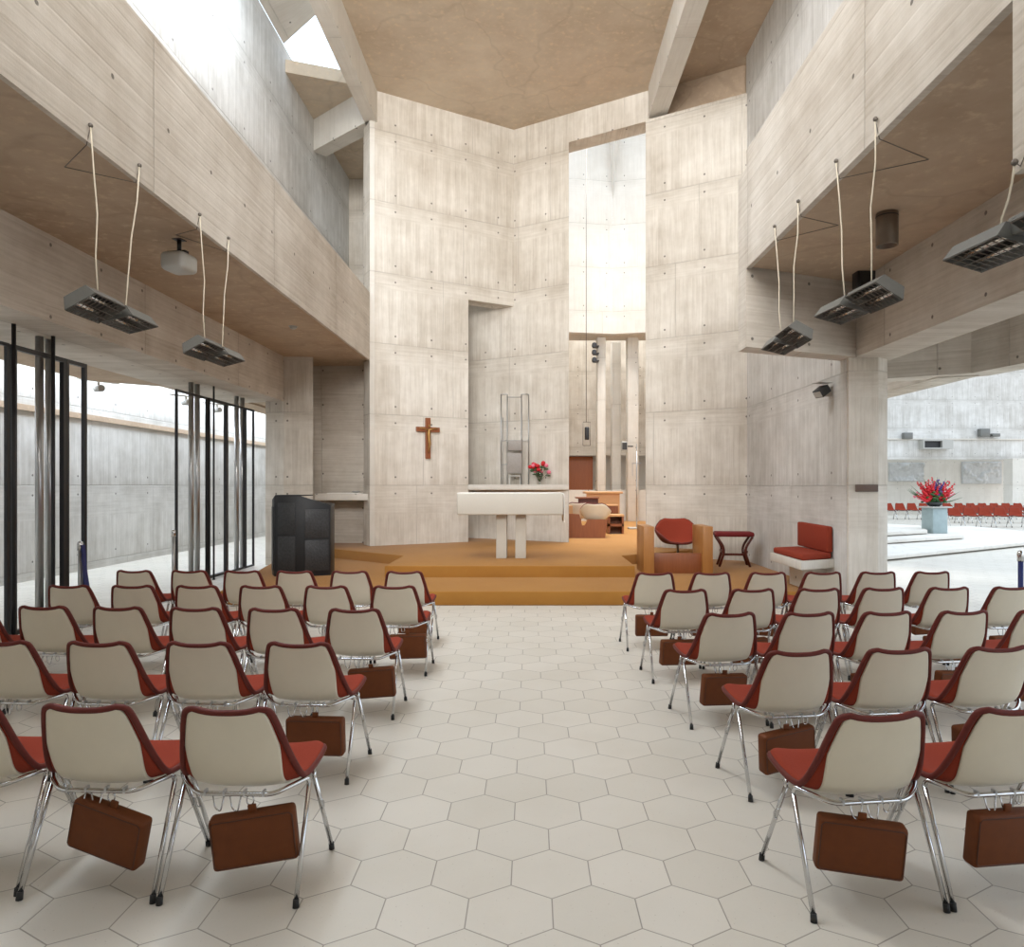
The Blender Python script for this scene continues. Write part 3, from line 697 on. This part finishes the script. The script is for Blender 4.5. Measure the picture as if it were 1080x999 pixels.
# tub armchair
def make_tub(name, label, inner='red', outer='red'):
    t = thing(name, label, 'armchair')
    rows_ = 22; cols = 26
    def tub(i, j, off):
        # i runs round the rim, j from the middle of the seat out to the rim; the back is at a = pi
        a = math.pi*2*i/cols; r = j/rows_; b_a = abs(a-math.pi)
        K = [(0,.39),(.55,.405),(.8,.36),(1.15,.27),(1.6,.20),(2.1,.14),(2.6,.05),(3.15,.02)]
        for (a0,h0),(a1,h1) in zip(K, K[1:]):
            if a0 <= b_a <= a1+1e-6: hgt = h0+(h1-h0)*(b_a-a0)/(a1-a0)
        rad = r**.62
        wide = .275+.05*math.exp(-((b_a-1.35)/.55)**2)-(.03 if b_a < .7 else 0)
        rx = (wide+.03*r*r)*rad; ry = (.25+.05*r*r)*rad
        z = hgt*(r**3.0)
        sx = math.copysign(abs(math.sin(a))**.72, math.sin(a)); sy = math.copysign(abs(math.cos(a))**.72, math.cos(a))
        return Vector(((rx+off)*sx, (ry+off)*-(-1)*sy*1.0, z-off*.8))
    def skin(off, name_, mat, th):
        mb = MB(); vs = []
        for lay in (0, 1):
            for j in range(rows_+1):
                for i in range(cols): vs.append(tub(i, max(j,.02), off+lay*th)+Vector((0,0,.0)))
        w = cols; o_ = (rows_+1)*w; fs = []
        for j in range(rows_):
            for i in range(cols):
                k2 = (i+1) % cols
                fs.append((j*w+i,(j+1)*w+i,(j+1)*w+k2,j*w+k2)[::-1]); fs.append((o_+j*w+i,(o_)+(j+1)*w+i,o_+(j+1)*w+k2,o_+j*w+k2))
        for i in range(cols):
            k2 = (i+1) % cols; fs.append((rows_*w+i,rows_*w+k2,o_+rows_*w+k2,o_+rows_*w+i))
        mb.add(vs, fs, None, True); ob = mb.build(name_, mat, t); ob.location = (0,0,.40); return ob
    skin(0, 'upholstery', inner, .02); skin(.021, 'shell', outer, .008)
    rimp = [tub(i, rows_, .014)+Vector((0,0,.40)) for i in range(cols)]
    MB().tube(rimp, .014, 8, closed=True).build('edge_piping', 'piping', t)
    MB().lathe((0,0,.0), [(.02,.02),(.02,.38),(.09,.385),(.09,.40)], 16).build('pedestal', 'steel', t)
    b = MB()
    for k in range(4):
        a = math.pi/4+k*math.pi/2; b.tube([(0,0,.05),(.28*math.cos(a),.28*math.sin(a),.018)], [.018,.012], 8)
    b.build('star_base', 'steel', t)
    return t
tub0 = make_tub('tub_armchair', 'red upholstered tub armchair on pedestal between the oak desk ends', 'red', 'piping')
tub0.scale = (1.03,1.03,1.03); tub0.location = (2.56, 12.42, L1); tub0.rotation_euler = (0,0,R(180))
tub1 = None
for (px, Y, rz, lab) in ((607,17.9,12,'white-backed tub armchair at the left of the choir stalls'), (628,17.1,-8,'white-backed tub armchair behind the choir stall front')):
    o = tub1 = copy_tree(tub1) if tub1 else make_tub('tub_armchair', lab, 'red', 'cream')
    o.location = ((px-VX)*Y/F, Y, L2+.02); o.rotation_euler = (0,0,R(rz)); tag(o, lab, 'armchair', 'tub armchairs in the choir')

# stool with crossed legs
SX, SY = (773.5-VX)*12.5/F, 12.5
t = thing('stool', 'dark wooden stool with crossed legs and crimson seat beside concrete wall', 'stool', (SX,SY,L1), R(-8))
M['crimson'] = simple('crimson_velvet', srgb(112, 24, 26), .85, scale=60)
MB().box(-.33,.33,-.2,.2,.52,.60).build('seat', 'crimson', t, bev=.03, segs=3)
for y in (-.16,.16):
    for s in (-1,1):
        MB().tube(fillet([(s*.30,y,.52),(s*.16,y,.30),(s*.26,y,.0)], .12, 6), .022, 8).build('leg', 'mahog', t)
MB().box(-.2,.2,-.02,.02,.18,.22).build('stretcher', 'mahog', t)
MB().box(-.22,-.18,-.17,.17,.24,.28).box(.18,.22,-.17,.17,.24,.28).build('side_rail', 'mahog', t)

# bench fixed to the wall
t = thing('wall_bench', 'pale concrete bench built out from the right wall', 'bench', (0,0,0))
BP = [(4.05,10.62),(3.5,10.42),(3.5,9.22),(4.05,9.5)]
MB().prism(BP, .50, .615).build('seat_slab', 'plain', t, bev=.008)
MB().prism([(4.05,10.4),(3.72,10.25),(3.72,9.75),(4.05,9.75)], L1, .50).build('support', 'plain', t, bev=.006)
o = MB().prism([(3.97,10.55),(3.53,10.38),(3.53,9.27),(4.02,9.52)], .616, .70).build('seat_cushion', 'red', None, bev=.025, segs=3); tag(o, 'brick red seat cushion on the concrete wall bench', 'cushion')
o = MB().slab((3.95,9.52), (0,1), [(0,.70),(1.05,.71),(1.05,1.06),(0,1.05)], -.085).build('back_cushion', 'red', None, bev=.02, segs=3); tag(o, 'brick red back cushion leaning on the wall above the bench', 'cushion')

# ================================================================== CHOIR FURNITURE
def boxpx(px0, py0, px1, py1, Y, depth):
    a, b = at(px0,py0,Y), at(px1,py1,Y); return (a.x, b.x, Y, Y+depth, max(b.z,L2), a.z)
t = thing('choir_stall', 'stepped reddish oak choir stall front nearest the altar wall', 'choir stall')
MB().slab((at(600,0,16.7).x-.25,16.75), (1,-.05), [(0,L2),(1.10,L2),(1.16,.80),(.70,.80),(.62,.66),(.56,.66),(.50,.92),(0,.95)], .05).build('front_panel', 'oakdark', t)
MB().box(*boxpx(596,533.5,604,546,16.9,.5)).build('desk_top', 'oakpale', t)
t = thing('choir_stall', 'dark topped oak choir desk between the two white tub chairs', 'choir stall')
MB().box(*boxpx(608,524.5,632,526,18.6,.6)).build('desk_top', 'oakdark', t); MB().box(*boxpx(610,526.1,631,532,18.7,.1)).build('modesty_board', 'mahog', t)
MB().box(*boxpx(611,532,613,560,18.75,.5)).box(*boxpx(628,532,630,560,18.75,.5)).build('support', 'oakdark', t)
t = thing('choir_stall', 'pale topped wide oak choir desk at the back of the stalls', 'choir stall')
x0 = at(617,0,20.5).x; x1 = at(657,0,20.5).x
MB().prism([(x0,20.5),(x1,20.5),(x1-.35,21.4),(x0,21.4)], 1.36, 1.42).build('desk_top', 'oakpale', t, bev=.006)
MB().box(x0+.05,x1-.08,20.6,20.66,L2,1.358).build('front_board', 'oakpale', t); MB().box(x1-.14,x1-.08,20.66,21.3,L2,1.358).build('end_board', 'oakdark', t)
t = thing('choir_stall', 'small boxed oak choir seat in front of the pale desk', 'choir stall')
MB().box(*boxpx(630.5,532.5,652.5,534,19.3,.6)).build('desk_top', 'oakpale', t); MB().box(*boxpx(633,534,652,541,19.35,.1)).build('back_board', 'oakdark', t); MB().box(*boxpx(634,541,652,565,19.5,.4)).build('base', 'oakdark', t)
t = thing('choir_stall', 'low square oak stool box at the right end of the stalls', 'choir stall')
MB().box(*boxpx(641,543,658.5,545,18.1,.6)).build('seat_board', 'oakpale', t); b1 = boxpx(641.5,545,658,565,18.15,.5)
MB().box(b1[0],b1[0]+.05,b1[2],b1[3],L2,b1[5]).box(b1[1]-.05,b1[1],b1[2],b1[3],L2,b1[5]).box(b1[0],b1[1],b1[3]-.05,b1[3],L2,b1[5]).box(b1[0],b1[1],b1[2],b1[3],.55,.62).build('case', 'oakdark', t)
# processional cross stand
q = at(671.5,559,20.2)
t = thing('processional_cross_stand', 'slender metal processional cross on a flat base in the bright choir', 'cross stand', (q.x,20.2,L2))
MB().box(-.24,.24,-.15,.15,0,.05).build('base', 'ltgrey', t, bev=.008); MB().tube([(0,0,.05),(0,0,2.2)], .016, 8).build('pole', 'steel', t)
MB().box(-.13,.13,-.01,.01,1.85,1.88).box(-.012,.012,-.012,.012,2.2,2.42).box(-.13,-.11,-.01,.01,1.5,1.88).build('cross_head', 'steel', t)
# hanging sanctuary lamp
q = at(618.3,470,20)
t = thing('hanging_lamp', 'dark box lamp in wire frame hung on a long cable in choir', 'lamp', (q.x,20,q.z))
MB().tube([(0,0,.66),(0,0,9)], .009, 6).build('cable', 'wire', t); MB().lathe((.02,0,.16), [(.06,0),(.065,.02),(.065,.34),(.05,.36)], 14).build('lamp_body', 'black', t)
fr = MB()
for x in (-.09,.11): fr.tube([(x,0,0),(x,0,.66)], .008, 6)
for z in (0,.66): fr.tube([(-.09,0,z),(.11,0,z)], .008, 6)
fr.build('frame', 'wire', t)
# spotlights stacked on the choir column
for i, py in enumerate((364.5,372,380)):
    q = at(626.5, py, 24.0)
    t = thing('spotlight', '%s of three black spotlights stacked up the left choir column' % ('top','middle','bottom')[i], 'spotlight', (q.x,24.0,q.z), 0, 'black spotlights on the choir column')
    MB().lathe((0,-.1,0), [(.03,.2),(.075,.16),(.085,-.04),(.07,-.04)][::-1], 14, 'Y').build('lamp_head', 'black', t); MB().box(-.01,.18,.06,.45,-.015,.015).build('bracket', 'black', t)
q = at(658,471,24.2)
t = thing('wall_speaker', 'small white loudspeaker box fixed beside the right choir column', 'speaker', (q.x,24.1,q.z))
MB().box(-.1,.1,-.1,.1,-.16,.16).build('cabinet', 'ltgrey', t, bev=.01); MB().box(-.08,.08,-.106,-.101,-.12,.12).build('grille', 'dkgrey', t); MB().box(-.02,.3,.0,.05,-.02,.02).build('bracket', 'dkgrey', t)
q = at(612.5,500,28.3)
dr = MB(); dr.box(at(598,0,28.3).x,at(625.5,0,28.3).x,28.42,28.52,L2,2.75)
d_ = dr.build('door_1', 'wood_door'); struct(d_)

# ================================================================== LIGHTS, HEATERS AND FITTINGS
def make_heater(name, label, loc, rz, tops, hooks, flip=1):
    """twin hooded quartz heater on two cables; loc = middle of the body, tops = cable ends on the parapet, hooks = point on soffit"""
    t = thing(name, label, 'heater', loc, rz, 'quartz heaters hung from the parapets')
    inv = Matrix.Translation(Vector(loc)) @ Matrix.Rotation(rz, 4, 'Z'); inv = inv.inverted()
    for s in (-1, 1):
        Mx = Matrix.Translation((0,s*.25,-.01)) @ Matrix.Rotation(R(flip*(14 if s > 0 else 30)), 4, 'Y')
        hd = MB(); w, l = .125, .21
        A = [(-w,-l,-.045),(w,-l,-.045),(w,l,-.045),(-w,l,-.045)]; B = [(-w*.7,-l*.95,.045),(w*.7,-l*.95,.045),(w*.7,l*.95,.045),(-w*.7,l*.95,.045)]
        A2 = [(x*.93,y*.96,z) for x,y,z in A]; B2 = [(x*.9,y*.95,z-.01) for x,y,z in B]
        P = [Mx @ Vector(p) for p in A+B+A2+B2]
        fs = [(4,5,6,7)]+[(i,(i+1)%4,4+(i+1)%4,4+i) for i in range(4)]+[(i,8+i,8+(i+1)%4,(i+1)%4) for i in range(4)]+[(8+i,12+i,12+(i+1)%4,8+(i+1)%4) for i in range(4)]+[(15,14,13,12)]
        h_ = hd.add(P, fs).build('hood', 'grey', t)
        MB().box(-w*.55,w*.55,-l*.8,l*.8,.012,.02,Mx).build('reflector', 'dkgrey', h_)
        for x in (-.05,.05): MB().tube([Mx @ Vector((x,-l*.88,-.015)), Mx @ Vector((x,l*.88,-.015))], .016, 10).build('quartz_tube', 'reflector', h_)
        g = MB()
        for k in range(9):
            y = -l*.95+k*l*1.9/8; g.tube([Mx @ Vector((-w*.97,y,-.05)), Mx @ Vector((w*.97,y,-.05))], .003, 5)
        for x in (-w*.97,-w*.5,0,w*.5,w*.97): g.tube([Mx @ Vector((x,-l*.98,-.05)), Mx @ Vector((x,l*.98,-.05))], .003, 5)
        g.build('guard_grille', 'wire', h_)
    MB().box(-.05,.05,-.07,.07,-.02,.075).build('junction_box', 'grey', t, bev=.006)
    for i, tp in enumerate(tops):
        e = inv @ Vector(tp); b = Vector((.0,(-.19,.19)[0 if e.y < (inv@Vector(tops[1-i])).y else 1],.03))
        mid = (e+b)/2+Vector((.015*(-1)**i,.01,0)); q1 = b+(e-b)*.25+Vector((-.006,0,0)); q2 = b+(e-b)*.75+Vector((.008,.0,0))
        MB().tube([b,q1,mid,q2,e], .0055, 7).build('cable', 'cable', t)
    w_ = MB(); hk = inv @ Vector(hooks)
    for tp in tops: w_.tube([inv @ Vector(tp), inv @ Vector((tp[0]+(.03 if tp[0] > 0 else -.03), tp[1], min(tp[2]-.02, ZS-.045))), hk], .004, 5)
    w_.build('stay_wire', 'wire', t)
    for tp in tops: MB().ball(inv @ (Vector(tp)), .018).build('anchor_bolt', 'wire', t)
    return t
zt = ZS+.10
make_heater('quartz_heater', 'grey twin quartz heater hung below left parapet, nearer the camera', (-3.25,5.53,2.96), R(2), [(XP+.02,5.28,zt),(XP+.02,5.94,zt)], (-3.72,5.68,ZS-.03), -1)
make_heater('quartz_heater', 'grey twin quartz heater hung below left parapet, farther from the camera', (-3.25,7.30,2.98), R(-1), [(XP+.02,7.02,zt),(XP+.02,7.69,zt)], (-3.60,7.22,ZS-.03), -1)
make_heater('quartz_heater', 'grey twin quartz heater hung nearest the end of the right parapet', (2.52,7.0,3.05), R(-3), [(XR-.02,7.34,zt),(XR-.02,6.69,zt)], (3.0,6.95,ZS-.03))
make_heater('quartz_heater', 'grey twin quartz heater hung midway along the right parapet, before the ceiling cylinder', (2.58,5.62,3.06), R(5), [(XR-.02,5.86,zt),(XR-.02,5.19,zt)], (3.1,5.55,ZS-.03))
make_heater('quartz_heater', 'grey twin quartz heater cut off by the right edge of the view', (2.55,3.66,2.92), R(6), [(XR-.03,3.68,3.27),(XR-.03,3.30,3.27)], (XR-.01,3.5,3.45))
# ceiling cylinder light
t = thing('ceiling_cylinder_light', 'brown metal cylinder downlight fixed under the right aisle ceiling', 'light', (3.36,6.72,ZS-.31))
MB().lathe((0,0,0), [(.096,.31),(.098,.30),(.098,.0),(.088,.0),(.088,.12),(.0,.12)][::-1], 32).build('housing', 'tinted', t)
MB().lathe((0,0,0), [(.0995,.27),(.0995,.28)], 32).build('band', 'dkgrey', t)
# black speaker in the corner
q = at(906,297,8.75)
t = thing('corner_speaker', 'black loudspeaker in the dark corner above the right pier', 'speaker', (q.x,8.62,q.z-.02))
MB().box(-.12,.12,-.1,.06,-.10,.10).build('cabinet', 'black', t, bev=.01); MB().box(-.09,.09,-.107,-.101,-.08,.08).build('grille', 'dkgrey', t); MB().box(-.02,.02,-.02,.02,.10,.20).build('bracket', 'black', t)
# projector
t = thing('projector', 'grey rounded projector under black mount on the left aisle ceiling', 'projector', (-3.68,7.45,ZS-.25), R(-10))
MB().box(-.135,.135,-.14,.14,-.09,.10).build('body', 'ltgrey', t, bev=.05, segs=4)
mt = MB(); mt.box(-.05,.05,-.05,.05,.245,.27).tube([(0,0,.13),(0,0,.25)], .022, 10).box(-.12,.09,-.03,.03,.105,.13).box(-.125,-.105,-.03,.03,.03,.12); mt.build('ceiling_mount', 'black', t)
t = thing('smoke_detector', 'small pale dome detector on the left aisle ceiling', 'detector', (-3.84,11.5,ZS-.05))
MB().lathe((0,0,0), [(.02,0),(.05,.015),(.06,.045)], 18).build('sensor_head', 'ltgrey', t); MB().lathe((0,0,0), [(.075,.045),(.075,.07)], 18).build('mounting_base', 'ltgrey', t)
# floodlight on the pier
q = at(868,411,9.6)
t = thing('wall_floodlight', 'dark floodlight on the wall above the bench', 'floodlight', (3.93,9.55,q.z), R(20))
MB().box(-.13,.03,-.08,.08,-.06,.05,Matrix.Rotation(R(-35),4,'Y')).build('lamp_head', 'dkgrey', t, bev=.012)
MB().box(-.135,-.13,-.065,.065,-.045,.035,Matrix.Rotation(R(-35),4,'Y')).build('front_glass', 'ltgrey', t)
MB().tube([(.0,0,0),(.06,.03,-.03),(.14,.04,-.04)], .012, 8).box(.10,.13,-.03,.09,-.09,.03).build('bracket', 'ltgrey', t); MB().box(-.14,.08,-.07,.07,.075,.085).build('shade_plate', 'ltgrey', t)
# plate on the pier
o = MB().box(-.14,.14,-.012,.0,-.045,.045).build('name_plate', 'plate', None, bev=.004, loc=(4.27,9.06,1.565)); o.rotation_euler = (0,0,R(-6)); tag(o, 'small brown plate on the right concrete pier', 'sign')

# ================================================================== LEFT SCREENS
XS = -5.45
def yat(px, X=XS): return X*F/(px-VX)
def screen(y0, y1, label, ztop=3.08, w=.035, ang=0):
    t = thing('folding_screen', label, 'screen', (XS,y0,0), 0, 'black framed screens along the left aisle')
    L = y1-y0; z0 = .02
    MB().box(-w/2,w/2,0,w,z0,ztop).build('stile', 'black', t); MB().box(-w/2,w/2,L-w,L,z0,ztop).build('stile', 'black', t)
    MB().box(-w/2,w/2,w,L-w,ztop-w,ztop).build('top_rail', 'black', t); MB().box(-w/2,w/2,w,L-w,z0,z0+w).build('bottom_rail', 'black', t)
    return t
screen(yat(-8),yat(8.5),'black framed screen cut off by the left edge')
screen(yat(12),yat(68),'wide black framed screen around the nearer pair of steel posts', w=.05)
screen(yat(68.5),yat(90),'narrow black framed screen right of the nearer pair of steel posts', w=.045)
screen(yat(185.5),yat(218.5),'black framed screen around the middle pair of steel posts')
screen(yat(219),yat(238.5),'black framed screen between the middle and far steel posts', w=.05)
screen(yat(239),yat(258),'black framed screen around the far pair of steel posts')
screen(yat(258.5),yat(267.5),'narrowest black framed screen beside the concrete pier')
def post(px, X, r, z1, nm, mat, label, cat, grp):
    Y = yat(px, X)
    t = thing(nm, label, cat, (X,Y,0), 0, grp)
    MB().lathe((0,0,0), [(r,.012),(r,z1)], 20).build('shaft', mat, t); MB().lathe((0,0,0), [(r*1.6,0),(r*1.6,.012)], 20).build('base_plate', mat, t)
for i, px in enumerate((41.5,52,201.5,208,249.5,255.5)):
    post(px, XS-.10, .042, ZB+.05, 'steel_post', 'steel', 'round steel post, %s of the %s pair along the left aisle' % (('left','right')[i%2], ('nearest','nearest','middle','middle','farthest','farthest')[i]), 'post', 'steel posts along the left aisle')
for px, lab in ((14.5,'slim black rod rising to the beam near the left edge'),(56,'slim black rod beside the nearest pair of steel posts'),(225.5,'slim black rod right of the middle pair of steel posts')):
    post(px, XS+.07, .021 if px < 100 else .016, ZB+.05, 'black_rod', 'black', lab, 'post', 'black rods along the left aisle')
# stanchions
def stanchion(X, Y, label, belt=False, body='steel'):
    t = thing('stanchion', label, 'barrier post', (X,Y,0))
    MB().lathe((0,0,0), [(.16,0),(.16,.012),(.04,.03)], 24).build('base', 'dkgrey', t)
    MB().lathe((0,0,0), [(.024,.03),(.024,.86)], 16).build('post', body, t); MB().lathe((0,0,0), [(.03,.86),(.032,.93),(.026,.955),(.008,.965)], 16).build('head', 'chrome', t)
    if belt:
        bl = MB(); pts = [(.03,0,.90),(.05,.0,.55),(.045,.01,.2)]
        bl.add([(.03,-.03,.92),(.05,-.035,.6),(.085,-.05,.3),(.085,.05,.3),(.05,.035,.6),(.03,.03,.92)]+[(.036,-.03,.92),(.062,-.035,.6),(.10,-.05,.3),(.10,.05,.3),(.062,.035,.6),(.036,.03,.92)],
               [(0,1,4,5),(1,2,3,4),(11,10,7,6),(10,9,8,7),(0,6,7,1),(1,7,8,2),(2,8,9,3),(3,9,10,4),(4,10,11,5),(5,11,6,0)])
        bl.build('hanging_belt', 'navy', t)
stanchion(-5.14,8.12,'chrome barrier post with hanging navy belt before the left screens', True)
stanchion(-5.12,10.2,'chrome barrier post before the middle pair of steel posts')
stanchion(4.78,6.95,'navy barrier post with chrome head at the right edge', False, 'navy')
# spotlights on the outer aisle roof
for i, (px, py) in enumerate(((104,427),(196,444),(229,450))):
    Y = yat(px,-7.5 if i == 0 else -7.0); X = -7.5 if i == 0 else -7.0
    t = thing('track_spotlight', ('nearest','middle','farthest')[i]+' of three small white spotlights under the outer left roof edge', 'spotlight', (X,Y,ZB+.1), R(60), 'white spotlights in the left aisle')
    MB().lathe((0,-.1,-.05), [(.03,.22),(.055,.18),(.06,.0),(.05,.0)][::-1], 14, 'Y').build('lamp_head', 'ltgrey', t); MB().box(-.015,.015,-.015,.015,-.02,.07).box(-.35,.35,-.02,.02,.065,.09).build('track', 'ltgrey', t)

# ================================================================== NAVE THINGS
Yp = 20.3; q = at(985.5, 563, Yp)
t = thing('flower_pedestal', 'grey blue marble pedestal with wide cap holding the nave flowers', 'pedestal', (q.x,Yp,.24), R(12))
MB().box(-.24,.24,-.22,.22,0,.72).build('shaft', 'marble', t, bev=.01); MB().box(-.34,.34,-.3,.3,.72,.76).build('cap', 'ltgrey', t, bev=.006)
t = thing('gladioli_arrangement', 'large spray of red pink and purple gladioli on the marble pedestal', 'flowers', (q.x,Yp,1.0))
MB().lathe((0,0,0), [(.12,0),(.2,.05),(.22,.12),(.2,.12)], 16).build('bowl', 'dkgrey', t)
grp = {'rose': MB(), 'pink': MB(), 'purple': MB()}; lf = MB(); sm_ = MB(); r9 = random.Random(11)
for k in range(34):
    a = -1.15+2.3*k/33+r9.uniform(-.06,.06); L = r9.uniform(.5,.86)*(1.0-.12*abs(a)); dy = r9.uniform(-.2,.2)
    d = Vector((math.sin(a),dy,math.cos(a))); c = 'purple' if .0 < a < .45 and k % 2 else ('pink' if k % 4 == 0 else 'rose')
    sm_.tube([(0,0,.08), d*L*.5+Vector((0,0,.05)), d*L+Vector((0,0,.05))], .006, 5)
    for j in range(9):
        f = .42+.58*j/8; p = d*L*f+Vector((r9.uniform(-.03,.03),r9.uniform(-.03,.03),.05)); grp[c].ball(p, .048*(1.15-.6*j/8), (1,.9,.8), 7, 5)
for k in range(70):
    a = r9.uniform(-1.5,1.5); L = r9.uniform(.05,.34); p = Vector((math.sin(a)*L, r9.uniform(-.15,.15), .1+math.cos(a)*L)); lf.ball(p, .055, (1,.7,.5), 6, 4)
for k in range(14):
    a = r9.uniform(-1.3,1.3); d = Vector((math.sin(a),r9.uniform(-.2,.2),math.cos(a))); lf.tube([(0,0,.1), d*.45, d*.85], [.012,.016,.002], 5)
sm_.build('stems', 'leaf', t); lf.build('foliage', 'leaf', t)
grp['rose'].build('red_spikes', 'rose', t); grp['pink'].build('pink_spikes', 'pink', t); grp['purple'].build('purple_spikes', 'purple', t)
# fittings on the gallery wall
def gy(X): return 36+.04*(X-9)
q = at(984.5,469,36.4)
t = thing('ventilation_box', 'white projecting box with dark opening on the nave gallery wall', 'vent', (q.x,gy(q.x)-.02,q.z))
MB().box(-.75,.75,-.5,.0,-.24,-.18).box(-.75,.75,-.5,0,.16,.22).box(-.75,-.70,-.5,0,-.18,.16).box(.2,.75,-.5,0,-.18,.16).build('casing', 'ltgrey', t); MB().box(-.70,.2,-.30,-.28,-.18,.16).build('opening', 'black', t)
for (px,py,w,h,lab) in ((955.5,460,.22,.16,'small grey floodlight left of the white box on gallery wall'),(1038,456.5,.25,.2,'larger grey floodlight right of the white box on gallery wall'),(1050,459,.2,.08,'slim dark fitting beside the larger gallery floodlight')):
    q = at(px,py,36.3); t = thing('gallery_floodlight', lab, 'floodlight', (q.x,gy(q.x)-.02,q.z+.0))
    MB().box(-w,w,-.35,-.08,-h,h).build('lamp_head', 'grey', t, bev=.02); MB().box(-.04,.04,-.08,.0,-.05,.05).build('bracket', 'dkgrey', t)
# carved stone reliefs on the far wall
for (a0,b0,a1,b1,sd,lab) in ((938,488,974.5,508,3,'left carved stone relief on the far nave wall'),(1015,487,1057,510.5,9,'right carved stone relief on the far nave wall')):
    p, q = at(a0,b0,39.9), at(a1,b1,39.9); nx, nz = 60, 34; rv = MB(); vs = []; fs = []
    for i in range(nx+1):
        for j in range(nz+1):
            x = p.x+(q.x-p.x)*i/nx; z = q.z+(p.z-q.z)*j/nz; e = 0 if i in (0,nx) or j in (0,nz) else 1
            h = noise.noise(Vector((x*1.6,z*1.9,sd)))*.16+noise.noise(Vector((x*5,z*5,sd)))*.07
            vs.append((x, 39.98-e*(.10+max(0,h)*1.5), z))
    for i in range(nx):
        for j in range(nz): k = i*(nz+1)+j; fs.append((k,k+nz+1,k+nz+2,k+1))
    rv.add(vs, fs, None, False); o = rv.build('stone_relief', 'relief'); tag(o, lab, 'relief', 'stone reliefs on the nave wall')
# red chairs in the nave
def nave_row(Y, px0, n, rz, dy, rowlab):
    for i in range(n):
        o = copy_tree(proto); o.name = 'nave_chair'
        o.location = ((px0-VX)*Y/F+i*.56, Y+dy*i, 0); o.rotation_euler = (0,0,R(rz))
        tag(o, 'red chair facing the sanctuary, number %s from the left in the %s nave row' % (('one','two','three','four','five','six','seven','eight','nine','ten','eleven','twelve','thirteen')[i], rowlab), 'chair', 'red chairs in the %s row of the nave' % rowlab)
nave_row(27.4, 1008, 6, 170, -.04, 'nearest')
nave_row(30.3, 1002, 7, 172, -.02, 'middle')
nave_row(33.6, 938, 12, 175, -.0, 'farthest')

# ================================================================== LIGHT
struct(MB().box(-8.6,5.0,-3.6,-3.4,0,ZC+.5).build('wall_back', 'wall'))
struct(MB().box(-3.15,2.38,-3.5,6.8,ZC,ZC+.3).build('ceiling_near', 'ceiling'))
w = bpy.data.worlds.new('World'); S.world = w; w.use_nodes = True; nt = w.node_tree
bg = nt.nodes['Background']; tc = N(nt, 'ShaderNodeTexCoord'); sp = N(nt, 'ShaderNodeSeparateXYZ'); nt.links.new(tc.outputs['Generated'], sp.inputs[0])
c = ramp(nt, math_(nt, 'ADD', math_(nt, 'MULTIPLY', sp.outputs[2], .5), .5), [(.0,(.5,.45,.40)),(.48,(.72,.70,.68)),(.60,(.76,.87,1.0)),(1.0,(.73,.86,1.0))])
nt.links.new(c, bg.inputs[0]); bg.inputs[1].default_value = 2.2
def area(name, loc, aim, sx, sy, power, col):
    l = bpy.data.lights.new(name, 'AREA'); l.shape = 'RECTANGLE'; l.size = sx; l.size_y = sy; l.energy = power; l.color = col
    o = bpy.data.objects.new(name, l); COL.objects.link(o); o.location = loc
    o.rotation_euler = (Vector(aim)-Vector(loc)).to_track_quat('-Z', 'Y').to_euler(); return o
area('added_roof_lamp', (-2.3,6.6,ZC-.1), (3.0,11.0,2.6), 4.0, 1.8, 520, (.93,.96,1))  # added area lamp brightening right parapet and end walls, not a seen rooflight
area('added_rear_lamp', (-.4,-3.0,7.2), (-.4,14,8.5), 5.0, 3.0, 520, (1,.985,.96)).data.spread = R(84)  # added lamp behind the camera for the end walls; wall_back has no window
def down(name, loc, tilt, sx, sy, power, col):
    o = area(name, loc, (0,0,0), sx, sy, power, col); o.rotation_euler = (0, R(tilt), 0); return o
down('daylight_rooflight_left', (-4.1,5.6,ZC+.3), 14, 1.1, 11.5, 480, (.76,.87,1))
down('daylight_outer_aisle', (-7.85,10.5,ZB+.85), 0, .7, 27, 760, (.76,.87,1))
down('daylight_choir', (2.6,19.2,17), -3, 5, 4, 800, (1,.975,.94)).data.spread = R(76)
down('choir_aisle_fill', (2.6,26.3,9.5), 0, 7, 1.6, 260, (1,.975,.94))  # fill lamp added above the choir columns to brighten them

cam = bpy.data.cameras.new('camera'); co = bpy.data.objects.new('camera', cam); COL.objects.link(co)
co.location = (0,0,H); co.rotation_euler = (R(90),0,0); cam.sensor_width = 36; cam.sensor_fit = 'HORIZONTAL'; cam.lens = F/1080*36
cam.shift_x = (540-VX)/1080; cam.shift_y = (VY-499.5)/1080; cam.clip_end = 200; cam.clip_start = .05
S.camera = co
S.view_settings.view_transform = 'Standard'; S.view_settings.look = 'None'; S.view_settings.gamma = 1; S.view_settings.use_curve_mapping = False
S.view_settings.exposure = -0.04
